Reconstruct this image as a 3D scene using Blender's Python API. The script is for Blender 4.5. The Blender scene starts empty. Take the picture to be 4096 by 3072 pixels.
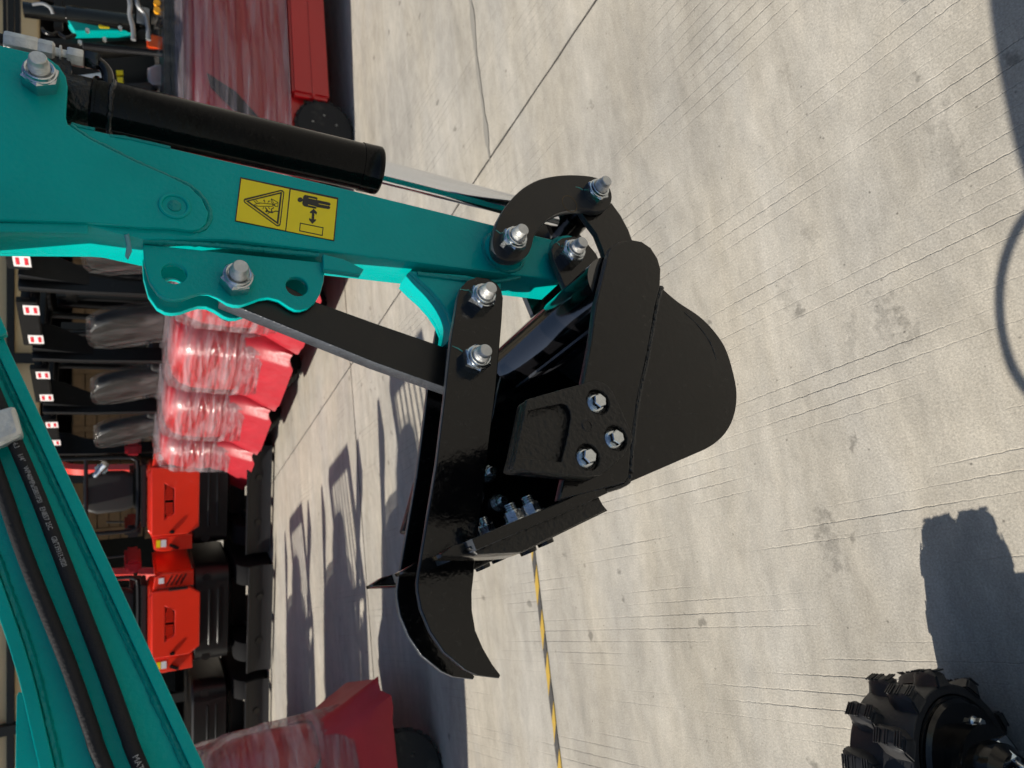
import bpy, bmesh, math, random
from mathutils import Vector, Matrix, noise

S = bpy.context.scene
COL = S.collection
random.seed(7)
R = math.radians

# ------------------------------------------------------------------ camera, sky, sun, exposure
F_PX, PITCH, CAM_H = 2840.0, R(29), 1.5          # focal length for a 4096 px wide frame, tilt down, height
CT, ST = math.cos(PITCH), math.sin(PITCH)
cam = bpy.data.cameras.new('camera')
cam.sensor_width = 36; cam.sensor_fit = 'HORIZONTAL'; cam.lens = F_PX / 4096 * 36
cam.clip_start = 0.02; cam.clip_end = 2000
cam.dof.use_dof = True; cam.dof.focus_distance = 0.88; cam.dof.aperture_fstop = 9.0
camo = bpy.data.objects.new('camera', cam); COL.objects.link(camo)
# the phone was turned on its side: picture right is world down, picture up is world right
camo.matrix_world = Matrix(((0, 1, 0, 0), (-ST, 0, -CT, 0), (-CT, 0, ST, CAM_H), (0, 0, 0, 1)))
S.camera = camo

SUN_AZ, SUN_EL = R(86), R(41)                     # shadows run towards AZ (clockwise from +Y)
world = bpy.data.worlds.new('World'); S.world = world; world.use_nodes = True
wn = world.node_tree.nodes; bg = wn['Background']
sky = wn.new('ShaderNodeTexSky'); sky.sky_type = 'NISHITA'; sky.sun_disc = False
sky.sun_elevation = SUN_EL; sky.sun_rotation = SUN_AZ + math.pi
sky.air_density = 1.0; sky.dust_density = 1.0
world.node_tree.links.new(sky.outputs[0], bg.inputs[0]); bg.inputs[1].default_value = 0.075
sl = bpy.data.lights.new('sun', 'SUN'); sl.energy = 4.9; sl.angle = R(0.53); sl.color = (1.0, 0.93, 0.82)
so = bpy.data.objects.new('sun', sl); COL.objects.link(so)
sd = Vector((math.sin(SUN_AZ) * math.cos(SUN_EL), math.cos(SUN_AZ) * math.cos(SUN_EL), -math.sin(SUN_EL)))
so.rotation_euler = sd.to_track_quat('-Z', 'Y').to_euler(); so.location = (-8, -2, 8)
S.view_settings.view_transform = 'Standard'; S.view_settings.look = 'None'
S.view_settings.exposure = 0.25; S.view_settings.gamma = 1.0
S.cycles.max_bounces = 6; S.cycles.transparent_max_bounces = 8; S.cycles.glossy_bounces = 4; S.cycles.diffuse_bounces = 3; S.cycles.caustics_reflective = False; S.cycles.caustics_refractive = False
S.cycles.use_adaptive_sampling = True; S.cycles.adaptive_threshold = 0.03

# ------------------------------------------------------------------ geometry of the view
def ray(x, y):
    r = (1536 - y) / F_PX; u = (2048 - x) / F_PX
    return Vector((r, CT + ST * u, -ST + CT * u))
def ground_at(x, y, z=0.0):
    d = ray(x, y); t = (z - CAM_H) / d.z
    return Vector((d.x * t, d.y * t, z))
class Frame:
    """A vertical reference plane: q runs along it, p is the distance behind it, z is up."""
    def __init__(s, ang):
        s.P = Vector((-math.sin(ang), math.cos(ang), 0)); s.Q = Vector((math.cos(ang), math.sin(ang), 0)); s.ang = ang
    def u(s, x, y, p):
        d = ray(x, y); t = p / d.dot(s.P); w = d * t
        return (w.dot(s.Q), w.z + CAM_H)
    def u3(s, x, y, p):
        q, z = s.u(x, y, p); return Vector((q, p, z))
EX = Frame(R(21))

# ------------------------------------------------------------------ materials
def nt(m):
    m.use_nodes = True
    return m.node_tree.nodes, m.node_tree.links
def set_in(n, **kw):
    for k, v in kw.items():
        n.inputs[k.replace('_', ' ')].default_value = v
def mat(name, col, rough=0.5, metal=0.0, bump=0.0, bscale=60.0, var=0.0, vscale=8.0, coat=0.0, dirt=None, dscale=30.0, damt=0.5,
        rvar=0.0, spec=0.5, bdist=0.002):
    m = bpy.data.materials.new(name); N, L = nt(m); b = N['Principled BSDF']
    b.inputs['Base Color'].default_value = (*col, 1); b.inputs['Roughness'].default_value = rough
    b.inputs['Metallic'].default_value = metal; b.inputs['Coat Weight'].default_value = coat
    b.inputs['Coat Roughness'].default_value = 0.08; b.inputs['Specular IOR Level'].default_value = spec
    tc = N.new('ShaderNodeTexCoord')
    last = None
    if var:
        n = N.new('ShaderNodeTexNoise'); set_in(n, Scale=vscale, Detail=6.0, Roughness=0.6); L.new(tc.outputs['Object'], n.inputs['Vector'])
        mp = N.new('ShaderNodeMapRange'); set_in(mp, From_Min=0.3, From_Max=0.7, To_Min=1 - var, To_Max=1 + var); L.new(n.outputs[0], mp.inputs[0])
        mx = N.new('ShaderNodeVectorMath'); mx.operation = 'SCALE'; mx.inputs[0].default_value = col; L.new(mp.outputs[0], mx.inputs['Scale'])
        L.new(mx.outputs[0], b.inputs['Base Color']); last = mx.outputs[0]
    if dirt:
        n2 = N.new('ShaderNodeTexNoise'); set_in(n2, Scale=dscale, Detail=8.0, Roughness=0.7); L.new(tc.outputs['Object'], n2.inputs['Vector'])
        m2 = N.new('ShaderNodeMapRange'); set_in(m2, From_Min=0.55, From_Max=0.78, To_Min=0.0, To_Max=damt); L.new(n2.outputs[0], m2.inputs[0])
        mi = N.new('ShaderNodeMix'); mi.data_type = 'RGBA'; mi.inputs[7].default_value = (*dirt, 1); mi.inputs[6].default_value = (*col, 1)
        if last: L.new(last, mi.inputs[6])
        L.new(m2.outputs[0], mi.inputs[0]); L.new(mi.outputs[2], b.inputs['Base Color'])
    if rvar:
        n4 = N.new('ShaderNodeTexNoise'); set_in(n4, Scale=vscale * 1.7, Detail=5.0); L.new(tc.outputs['Object'], n4.inputs['Vector'])
        m4 = N.new('ShaderNodeMapRange'); set_in(m4, From_Min=0.3, From_Max=0.7, To_Min=max(0.03, rough - rvar), To_Max=rough + rvar)
        L.new(n4.outputs[0], m4.inputs[0]); L.new(m4.outputs[0], b.inputs['Roughness'])
    if bump:
        n3 = N.new('ShaderNodeTexNoise'); set_in(n3, Scale=bscale, Detail=3.0, Roughness=0.5); L.new(tc.outputs['Object'], n3.inputs['Vector'])
        bp = N.new('ShaderNodeBump'); set_in(bp, Strength=bump, Distance=bdist); L.new(n3.outputs[0], bp.inputs['Height'])
        L.new(bp.outputs[0], b.inputs['Normal'])
    return m

M = {}
M['teal'] = mat('teal_paint', (0.0, 0.375, 0.352), 0.16, bump=0.30, bscale=200, var=0.08, vscale=9, dirt=(0.01, 0.42, 0.39), dscale=40, damt=0.35, rvar=0.08, spec=0.16)
M['teal_weld'] = mat('teal_weld', (0.0, 0.28, 0.26), 0.28, bump=0.9, bscale=260, spec=0.3)
M['black'] = mat('black_gloss_paint', (0.0040, 0.0040, 0.0042), 0.13, spec=0.40, bump=0.16, bscale=150, dirt=(0.16, 0.145, 0.12), dscale=150, damt=0.16, rvar=0.07, vscale=14)
M['black_barrel'] = mat('black_barrel_paint', (0.0035, 0.0035, 0.0037), 0.16, spec=0.16, bump=0.10, bscale=150, dirt=(0.10, 0.09, 0.08), dscale=120, damt=0.10, rvar=0.06, vscale=14)
M['black_flat'] = mat('black_satin_paint', (0.010, 0.0095, 0.009), 0.36, spec=0.4, bump=0.06, bscale=240, dirt=(0.10, 0.06, 0.02), dscale=55, damt=0.18, rvar=0.06, vscale=20)
M['black_tube'] = mat('black_tube_paint', (0.005, 0.005, 0.006), 0.10, spec=1.0, coat=0.6, bump=0.05, bscale=90)
M['black_edge'] = mat('black_cut_edge', (0.040, 0.044, 0.052), 0.28, spec=0.7, bump=0.4, bscale=300, var=0.3, vscale=60)
M['black_cast'] = mat('black_cast_steel', (0.006, 0.006, 0.006), 0.30, spec=0.4, bump=0.75, bscale=190, bdist=0.003)
M['black_weld'] = mat('black_weld', (0.010, 0.010, 0.010), 0.25, bump=0.9, bscale=300)
M['zinc'] = mat('zinc_plate', (0.60, 0.64, 0.67), 0.24, 1.0, bump=0.18, bscale=380, var=0.14, vscale=70, dirt=(0.16, 0.22, 0.36), dscale=90, damt=0.35)
M['zinc_end'] = mat('raw_pin_end', (0.60, 0.60, 0.58), 0.5, 0.65, bump=0.3, bscale=300, var=0.16, vscale=110)
M['chrome'] = mat('chrome', (0.80, 0.83, 0.88), 0.13, 1.0)
M['rubber'] = mat('hose_rubber', (0.013, 0.013, 0.0145), 0.66, spec=0.3, bump=0.35, bscale=420, var=0.12, vscale=50)
M['track'] = mat('track_rubber', (0.020, 0.020, 0.021), 0.5, bump=0.25, bscale=160, dirt=(0.10, 0.09, 0.08), dscale=25, damt=0.25)
M['dark_rubber'] = mat('dark_rubber', (0.007, 0.007, 0.008), 0.85, spec=0.15, bump=0.4, bscale=40)
M['tyre'] = mat('tyre_rubber', (0.018, 0.018, 0.019), 0.75, spec=0.3, bump=0.3, bscale=80, dirt=(0.13, 0.12, 0.10), dscale=9, damt=0.4)
M['yellow'] = mat('label_yellow', (0.94, 0.74, 0.004), 0.35, var=0.03, vscale=40)
M['ink'] = mat('label_ink', (0.014, 0.014, 0.013), 0.4)
M['print'] = mat('hose_print', (0.36, 0.36, 0.36), 0.6)
M['red'] = mat('red_paint', (0.50, 0.007, 0.012), 0.3, coat=0.3, var=0.07, vscale=3)
M['red_cover'] = mat('red_plastic_cover', (0.40, 0.010, 0.022), 0.42, bump=0.35, bscale=7, bdist=0.02, var=0.12, vscale=5)
M['orange_red'] = mat('orange_red_paint', (0.80, 0.032, 0.010), 0.28, coat=0.3, var=0.05, vscale=3)
M['dark'] = mat('dark_machine_paint', (0.006, 0.006, 0.0065), 0.34, spec=0.35, bump=0.1, bscale=30)
M['dark_plastic'] = mat('dark_plastic', (0.010, 0.010, 0.012), 0.45, spec=0.35, bump=0.15, bscale=60, var=0.1, vscale=6)
M['guard'] = mat('guard_black', (0.006, 0.006, 0.0065), 0.36, spec=0.3, bump=0.08, bscale=50, dirt=(0.09, 0.09, 0.09), dscale=14, damt=0.15)
M['seat'] = mat('seat_vinyl', (0.016, 0.016, 0.015), 0.55, bump=0.15, bscale=90)
M['white_label'] = mat('white_label', (0.75, 0.75, 0.78), 0.4)
M['refl_white'] = mat('reflector_white', (0.80, 0.76, 0.75), 0.25, bump=0.4, bscale=140)
M['refl_red'] = mat('reflector_red', (0.62, 0.03, 0.05), 0.25, bump=0.4, bscale=140)
M['amber'] = mat('amber_lens', (0.95, 0.42, 0.02), 0.15, coat=0.5)
M['orange'] = mat('orange_plastic', (0.85, 0.11, 0.02), 0.4)
M['lamp_lens'] = mat('lamp_lens', (0.62, 0.47, 0.46), 0.15, bump=0.6, bscale=120, coat=0.6)
M['steel_grey'] = mat('grey_steel', (0.30, 0.31, 0.32), 0.4, 0.4, bump=0.1, bscale=60)
M['wall'] = mat('beige_render', (0.60, 0.47, 0.28), 0.85, bump=0.2, bscale=20, var=0.08, vscale=1.2)
M['wood'] = mat('crate_wood', (0.15, 0.09, 0.04), 0.8, bump=0.3, bscale=30, var=0.25, vscale=6)
M['blue'] = mat('blue_paint', (0.02, 0.16, 0.55), 0.4)
M['joint'] = mat('joint_filler', (0.060, 0.056, 0.052), 0.9, bump=0.4, bscale=90)
M['tape_y'] = mat('tape_yellow', (0.52, 0.34, 0.055), 0.55, bump=0.25, bscale=120, dirt=(0.28, 0.24, 0.15), dscale=60, damt=0.7)
M['tape_k'] = mat('tape_black', (0.075, 0.073, 0.070), 0.55, bump=0.25, bscale=120, dirt=(0.30, 0.28, 0.25), dscale=60, damt=0.5)

def wrap_material(name, lo, hi, scale, tint, axis, gloss):
    """Clear stretch film: mostly see-through, hazy where layers overlap, folds glint in the sun."""
    m = bpy.data.materials.new(name); N, L = nt(m); b = N['Principled BSDF']; N.remove(b); out = N['Material Output']
    tc = N.new('ShaderNodeTexCoord'); mp = N.new('ShaderNodeMapping'); mp.inputs['Scale'].default_value = axis
    L.new(tc.outputs['Object'], mp.inputs[0])
    n = N.new('ShaderNodeTexNoise'); set_in(n, Scale=scale, Detail=5.0, Roughness=0.62, Distortion=1.2); L.new(mp.outputs[0], n.inputs['Vector'])
    w = N.new('ShaderNodeTexVoronoi'); w.feature = 'DISTANCE_TO_EDGE'; set_in(w, Scale=scale * 1.6); L.new(mp.outputs[0], w.inputs['Vector'])
    ad = N.new('ShaderNodeMath'); ad.operation = 'ADD'; L.new(n.outputs[0], ad.inputs[0]); L.new(w.outputs['Distance'], ad.inputs[1])
    bp = N.new('ShaderNodeBump'); set_in(bp, Strength=0.55, Distance=0.06); L.new(ad.outputs[0], bp.inputs['Height'])
    tr = N.new('ShaderNodeBsdfTransparent'); df = N.new('ShaderNodeBsdfDiffuse'); df.inputs[0].default_value = (*tint, 1)
    gs = N.new('ShaderNodeBsdfGlossy'); gs.inputs['Roughness'].default_value = 0.12; gs.inputs[0].default_value = (1, 1, 1, 1); L.new(bp.outputs[0], gs.inputs['Normal'])
    mr = N.new('ShaderNodeMapRange'); set_in(mr, From_Min=0.40, From_Max=0.75, To_Min=lo, To_Max=hi); L.new(n.outputs[0], mr.inputs[0])
    m1 = N.new('ShaderNodeMixShader'); L.new(mr.outputs[0], m1.inputs[0]); L.new(tr.outputs[0], m1.inputs[1]); L.new(df.outputs[0], m1.inputs[2])
    fr = N.new('ShaderNodeFresnel'); set_in(fr, IOR=1.45); L.new(bp.outputs[0], fr.inputs['Normal'])
    fa = N.new('ShaderNodeMath'); fa.operation = 'MULTIPLY'; L.new(fr.outputs[0], fa.inputs[0]); fa.inputs[1].default_value = gloss
    m2 = N.new('ShaderNodeMixShader'); L.new(fa.outputs[0], m2.inputs[0]); L.new(m1.outputs[0], m2.inputs[1]); L.new(gs.outputs[0], m2.inputs[2]); L.new(m2.outputs[0], out.inputs[0])
    return m
M['film'] = wrap_material('stretch_film', 0.02, 0.36, 2.6, (0.88, 0.74, 0.80), (0.7, 0.7, 6.0), 0.75)
M['film_seat'] = wrap_material('seat_film', 0.0, 0.09, 1.6, (0.85, 0.85, 0.85), (5.0, 5.0, 0.8), 0.38)

def concrete():
    m = bpy.data.materials.new('broomed_concrete'); N, L = nt(m); b = N['Principled BSDF']; set_in(b, Roughness=0.88)
    b.inputs['Specular IOR Level'].default_value = 0.25
    geo = N.new('ShaderNodeNewGeometry')
    rot = N.new('ShaderNodeVectorRotate'); rot.rotation_type = 'Z_AXIS'; rot.inputs['Angle'].default_value = R(-14.5)
    L.new(geo.outputs['Position'], rot.inputs['Vector'])
    def tex(scale, sx, sy, det=6.0, ro=0.6):
        mp = N.new('ShaderNodeMapping'); mp.inputs['Scale'].default_value = (sx, sy, 1); L.new(rot.outputs[0], mp.inputs[0])
        n = N.new('ShaderNodeTexNoise'); set_in(n, Scale=scale, Detail=det, Roughness=ro); L.new(mp.outputs[0], n.inputs['Vector']); return n.outputs[0]
    def rng(s, a, c, lo, hi):
        r = N.new('ShaderNodeMapRange'); set_in(r, From_Min=a, From_Max=c, To_Min=lo, To_Max=hi); L.new(s, r.inputs[0]); return r.outputs[0]
    def mul(a, c):
        x = N.new('ShaderNodeMath'); x.operation = 'MULTIPLY'
        L.new(a, x.inputs[0])
        if isinstance(c, float): x.inputs[1].default_value = c
        else: L.new(c, x.inputs[1])
        return x.outputs[0]
    def op(o, a, c=None):
        x = N.new('ShaderNodeMath'); x.operation = o
        for i, v in enumerate((a, c)):
            if v is None: continue
            if isinstance(v, (int, float)): x.inputs[i].default_value = v
            else: L.new(v, x.inputs[i])
        return x.outputs[0]
    # trowel streaks run across the pour
    streak = rng(tex(2.2, 0.50, 2.2, 6.0, 0.70), 0.30, 0.70, 0.80, 1.14)
    blot = rng(tex(0.9, 1.0, 1.0, 3.0, 0.6), 0.3, 0.7, 0.88, 1.10)
    mott = rng(tex(13.0, 0.7, 1.4, 6.0, 0.74), 0.28, 0.72, 0.83, 1.14)
    grain = rng(tex(210.0, 1, 1, 4.0, 0.75), 0.3, 0.7, 0.72, 1.24)
    v = mul(mul(streak, blot), mul(mott, grain))
    # dark spots
    vo = N.new('ShaderNodeTexVoronoi'); set_in(vo, Scale=5.5, Randomness=1.0); L.new(rot.outputs[0], vo.inputs['Vector'])
    vd = N.new('ShaderNodeMath'); vd.operation = 'ADD'; L.new(vo.outputs['Distance'], vd.inputs[0]); L.new(rng(tex(30.0, 1, 1, 2.0), 0.3, 0.7, -0.08, 0.08), vd.inputs[1])
    spot = rng(vd.outputs[0], 0.05, 0.10, 0.60, 1.0)
    vo2 = N.new('ShaderNodeTexVoronoi'); set_in(vo2, Scale=19.0, Randomness=1.0); L.new(rot.outputs[0], vo2.inputs['Vector'])
    spot2 = rng(vo2.outputs['Distance'], 0.03, 0.07, 0.48, 1.0)
    v = mul(mul(v, spot), spot2)
    # drainage grooves raked into the surface, in uneven bands
    sep = N.new('ShaderNodeSeparateXYZ'); r2 = N.new('ShaderNodeVectorRotate'); r2.rotation_type = 'Z_AXIS'; r2.inputs['Angle'].default_value = R(-17.5)
    L.new(geo.outputs['Position'], r2.inputs['Vector']); L.new(r2.outputs[0], sep.inputs[0])
    wob2 = rng(tex(45.0, 1, 1, 1.0), 0.3, 0.7, -0.0012, 0.0012)
    sx = op('ADD', sep.outputs[0], wob2)
    fr = op('FRACT', op('MULTIPLY', sx, 25.6))
    line = op('ABSOLUTE', op('SUBTRACT', fr, 0.5))
    g = rng(line, 0.0, 0.05, 1.0, 0.0)
    mpb = N.new('ShaderNodeMapping'); mpb.inputs['Scale'].default_value = (4.0, 0.9, 1); L.new(r2.outputs[0], mpb.inputs[0])
    nb = N.new('ShaderNodeTexNoise'); set_in(nb, Scale=1.6, Detail=1.0); L.new(mpb.outputs[0], nb.inputs['Vector'])
    g = mul(g, rng(nb.outputs[0], 0.47, 0.70, 0.0, 1.0))
    v = mul(v, rng(g, 0.0, 1.0, 1.0, 0.82))
    # a few oil and rust stains where the photograph has them
    cur = v; edge = rng(tex(38.0, 1, 1, 3.0), 0.3, 0.7, -1.1, 1.1)
    for (px, py, rx, ry, amt, red) in ((3540, 1255, .055, .03, .5, 1), (3620, 1300, .05, .025, .55, 0), (3410, 1340, .045, .02, .4, 1),
                                       (3320, 2180, .09, .03, .5, 0), (3290, 2090, .04, .025, .35, 0), (3790, 570, .10, .03, .35, 0),
                                       (3145, 280, .025, .018, .35, 0), (3150, 1190, .05, .03, .3, 0), (3240, 945, .03, .02, .35, 0)):
        c = ground_at(px, py); cr = Matrix.Rotation(R(-14.5), 3, 'Z') @ c
        sb = N.new('ShaderNodeVectorMath'); sb.operation = 'SUBTRACT'; L.new(rot.outputs[0], sb.inputs[0]); sb.inputs[1].default_value = (cr.x, cr.y, 0)
        dv = N.new('ShaderNodeVectorMath'); dv.operation = 'MULTIPLY'; L.new(sb.outputs[0], dv.inputs[0]); dv.inputs[1].default_value = (1 / rx, 1 / ry, 0)
        ln = N.new('ShaderNodeVectorMath'); ln.operation = 'LENGTH'; L.new(dv.outputs[0], ln.inputs[0])
        dd = op('ADD', ln.outputs['Value'], edge)
        cur = mul(cur, rng(dd, 0.25, 1.0, 1.0 - amt * .45, 1.0))
    v = cur
    c1 = N.new('ShaderNodeVectorMath'); c1.operation = 'SCALE'; L.new(v, c1.inputs['Scale'])
    tint = N.new('ShaderNodeMix'); tint.data_type = 'RGBA'; tint.inputs[6].default_value = (0.412, 0.390, 0.345, 1); tint.inputs[7].default_value = (0.440, 0.404, 0.336, 1)
    L.new(rng(tex(1.3, 0.5, 1.6, 4.0, 0.65), 0.38, 0.62, 0.0, 1.0), tint.inputs[0]); L.new(tint.outputs[2], c1.inputs[0])
    L.new(c1.outputs[0], b.inputs['Base Color'])
    hgt = op('SUBTRACT', mul(tex(150.0, 1, 1, 2.0, 0.7), 0.4), mul(g, 0.9))
    bp = N.new('ShaderNodeBump'); set_in(bp, Strength=0.7, Distance=0.004); L.new(hgt, bp.inputs['Height']); L.new(bp.outputs[0], b.inputs['Normal'])
    return m
M['concrete'] = concrete()

# ------------------------------------------------------------------ mesh helpers
def smooth(me, ang=35):
    for p in me.polygons: p.use_smooth = True
    try: me.set_sharp_from_angle(angle=R(ang))
    except Exception: pass
def link(name, me, m, parent=None, sm=True, loc=None):
    if m is not None and not me.materials: me.materials.append(m)
    if sm: smooth(me)
    o = bpy.data.objects.new(name, me); COL.objects.link(o)
    if parent is not None: o.parent = parent
    if loc is not None: o.location = loc
    return o
def tag(o, label, cat, group=None, kind=None):
    if label: o['label'] = label
    if cat: o['category'] = cat
    if group: o['group'] = group
    if kind: o['kind'] = kind
    return o
def empty(name, loc=(0, 0, 0), rz=0.0):
    o = bpy.data.objects.new(name, None); COL.objects.link(o); o.location = loc; o.rotation_euler = (0, 0, rz); o.empty_display_size = 0.1
    return o
def copy_tree(o, parent=None):
    c = o.copy(); COL.objects.link(c); c.parent = parent
    for ch in list(o.children): copy_tree(ch, c)
    return c
def mesh_from(name, verts, faces):
    me = bpy.data.meshes.new(name); me.from_pydata([tuple(v) for v in verts], [], faces); me.update(); return me
def bm_mesh(name, bm):
    bmesh.ops.recalc_face_normals(bm, faces=bm.faces[:]); me = bpy.data.meshes.new(name); bm.to_mesh(me); bm.free(); return me
def catmull(pts, n=5, closed=True):
    out = []; k = len(pts); rngk = range(k) if closed else range(k - 1)
    for i in rngk:
        g = (lambda j: Vector(pts[j % k])) if closed else (lambda j: Vector(pts[max(0, min(k - 1, j))]))
        p0, p1, p2, p3 = g(i - 1), g(i), g(i + 1), g(i + 2)
        for s in range(n):
            t = s / n
            out.append(0.5 * ((2 * p1) + (-p0 + p2) * t + (2 * p0 - 5 * p1 + 4 * p2 - p3) * t * t + (-p0 + 3 * p1 - 3 * p2 + p3) * t ** 3))
    if not closed: out.append(Vector(pts[-1]))
    return out
def curve_mesh(name, loops, half, bev):
    """Filled 2D outline (with holes), thickened to both sides, edges rounded."""
    cu = bpy.data.curves.new(name, 'CURVE'); cu.dimensions = '2D'; cu.fill_mode = 'BOTH'
    cu.extrude = max(half - bev, 0.0); cu.bevel_depth = bev; cu.bevel_resolution = 1; cu.offset = -bev
    for lp in loops:
        sp = cu.splines.new('POLY'); sp.points.add(len(lp) - 1); sp.use_cyclic_u = True
        for i, v in enumerate(lp): sp.points[i].co = (v[0], v[1], 0, 1)
    ob = bpy.data.objects.new(name, cu); me = bpy.data.meshes.new_from_object(ob)
    bpy.data.objects.remove(ob); bpy.data.curves.remove(cu); me.name = name
    return me
def plate(name, loops, p0, th, m, parent, off=(0, 0), bev=0.0012):
    """loops hold (q, z); the near face lies at p0, the far one at p0 + th."""
    me = curve_mesh(name, loops, th / 2, bev)
    me.transform(Matrix(((1, 0, 0, -off[0]), (0, 0, -1, p0 + th / 2 - off[1]), (0, 1, 0, 0), (0, 0, 0, 1))))
    if m in (M['black'], M['black_flat']):          # cut edges take a lighter, bluish colour
        me.materials.append(m); me.materials.append(M['black_edge'])
        for p in me.polygons:
            if abs(p.normal.y) < 0.9: p.material_index = 1
    return link(name, me, m, parent)
def circle(c, r, n=24, ry=None):
    ry = r if ry is None else ry
    return [(c[0] + r * math.cos(2 * math.pi * i / n), c[1] + ry * math.sin(2 * math.pi * i / n)) for i in range(n)]
def tube_mesh(name, pts, r, seg=12, cap=True, wob=0.0):
    pts = [Vector(p) for p in pts]; rings = []; k = len(pts)
    rr = r if isinstance(r, (list, tuple)) else [r] * k
    t0 = (pts[1] - pts[0]).normalized(); nrm = t0.orthogonal().normalized()
    verts, faces = [], []
    for i in range(k):
        t = (pts[min(i + 1, k - 1)] - pts[max(i - 1, 0)]).normalized()
        nrm = (nrm - t * nrm.dot(t)).normalized(); bi = t.cross(nrm)
        for s in range(seg):
            a = 2 * math.pi * s / seg
            q = rr[i] * (1 + (random.uniform(-wob, wob) if wob else 0))
            verts.append(pts[i] + (nrm * math.cos(a) + bi * math.sin(a)) * q)
    for i in range(k - 1):
        for s in range(seg):
            a = i * seg + s; b = i * seg + (s + 1) % seg
            faces.append((a, b, b + seg, a + seg))
    if cap:
        faces.append(tuple(range(seg - 1, -1, -1))); faces.append(tuple(range((k - 1) * seg, k * seg)))
    return mesh_from(name, verts, faces)
def tube(name, pts, r, m, parent=None, seg=12, wob=0.0): return link(name, tube_mesh(name, pts, r, seg, True, wob), m, parent)
def lathe_mesh(name, prof, seg=32, axis='Y'):
    """prof: (distance along axis, radius)"""
    verts, faces = [], []
    for (a, r) in prof:
        for s in range(seg):
            t = 2 * math.pi * s / seg; c, d = r * math.cos(t), r * math.sin(t)
            verts.append((c, a, d) if axis == 'Y' else ((a, c, d) if axis == 'X' else (c, d, a)))
    k = len(prof)
    for i in range(k - 1):
        for s in range(seg):
            a = i * seg + s; b = i * seg + (s + 1) % seg; faces.append((a, b, b + seg, a + seg))
    faces.append(tuple(range(seg - 1, -1, -1))); faces.append(tuple(range((k - 1) * seg, k * seg)))
    me = mesh_from(name, verts, faces); bm = bmesh.new(); bm.from_mesh(me); bmesh.ops.recalc_face_normals(bm, faces=bm.faces[:]); bm.to_mesh(me); bm.free()
    return me
def rod_mesh(name, a, b, prof, seg=32):
    """prof: (fraction 0..1 from a to b, radius)"""
    a, b = Vector(a), Vector(b); ln = (b - a).length
    me = lathe_mesh(name, [(f * ln, r) for f, r in prof], seg, 'Y')
    rot = Vector((0, 1, 0)).rotation_difference(b - a).to_matrix().to_4x4()
    me.transform(Matrix.Translation(a) @ rot); return me
def box_mesh(name, c, s, bev=0.0, rot=None, seg=2):
    bm = bmesh.new(); bmesh.ops.create_cube(bm, size=1.0)
    for v in bm.verts: v.co = Vector((v.co.x * s[0], v.co.y * s[1], v.co.z * s[2]))
    if bev: bmesh.ops.bevel(bm, geom=bm.edges[:], offset=bev, segments=seg, affect='EDGES')
    mt = Matrix.Translation(Vector(c)) @ (rot.to_4x4() if rot is not None else Matrix())
    bm.transform(mt); return bm_mesh(name, bm)
def box(name, c, s, m, parent=None, bev=0.004, rot=None): return link(name, box_mesh(name, c, s, bev, rot), m, parent)
def join_meshes(name, meshes):
    bm = bmesh.new()
    for me in meshes:
        bm.from_mesh(me); bpy.data.meshes.remove(me)
    me = bpy.data.meshes.new(name); bm.to_mesh(me); bm.free(); return me
def loft(name, sections, closed_top=True, m=None, parent=None, sm=40):
    """sections: list of equal length rings of points"""
    n = len(sections[0]); verts = [v for s in sections for v in s]; faces = []
    for i in range(len(sections) - 1):
        for j in range(n):
            a = i * n + j; b = i * n + (j + 1) % n; faces.append((a, b, b + n, a + n))
    if closed_top:
        faces.append(tuple(range(n - 1, -1, -1))); faces.append(tuple(range((len(sections) - 1) * n, len(sections) * n)))
    me = mesh_from(name, verts, faces); bm = bmesh.new(); bm.from_mesh(me); bmesh.ops.recalc_face_normals(bm, faces=bm.faces[:]); bm.to_mesh(me); bm.free()
    return link(name, me, m, parent)
def rrect(x0, x1, y0, y1, r, n=5):
    out = []
    for cx, cy, a0 in ((x1 - r, y1 - r, 0), (x0 + r, y1 - r, 90), (x0 + r, y0 + r, 180), (x1 - r, y0 + r, 270)):
        for i in range(n + 1):
            a = R(a0 + 90 * i / n); out.append((cx + r * math.cos(a), cy + r * math.sin(a)))
    return out
def text_mesh(name, body, size):
    cu = bpy.data.curves.new(name, 'FONT'); cu.body = body; cu.size = size; cu.resolution_u = 2
    ob = bpy.data.objects.new(name, cu); me = bpy.data.meshes.new_from_object(ob)
    bpy.data.objects.remove(ob); bpy.data.curves.remove(cu); return me

# ================================================================== THE SETTING
base = link('ground', mesh_from('ground', [(-300, -300, -.009), (300, -300, -.009), (300, 300, -.009), (-300, 300, -.009)], [(0, 1, 2, 3)]), M['joint'], None, False)
base['kind'] = 'structure'; base['label'] = 'pale concrete yard cast in large slabs with raked grooves'
e1 = Vector((0.968, 0.25, 0)); e2 = Vector((-0.374, 0.927, 0)).normalized()
j0 = ground_at(1399, 1422) ; t_ = (ground_at(2385, 0) - j0)
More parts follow.
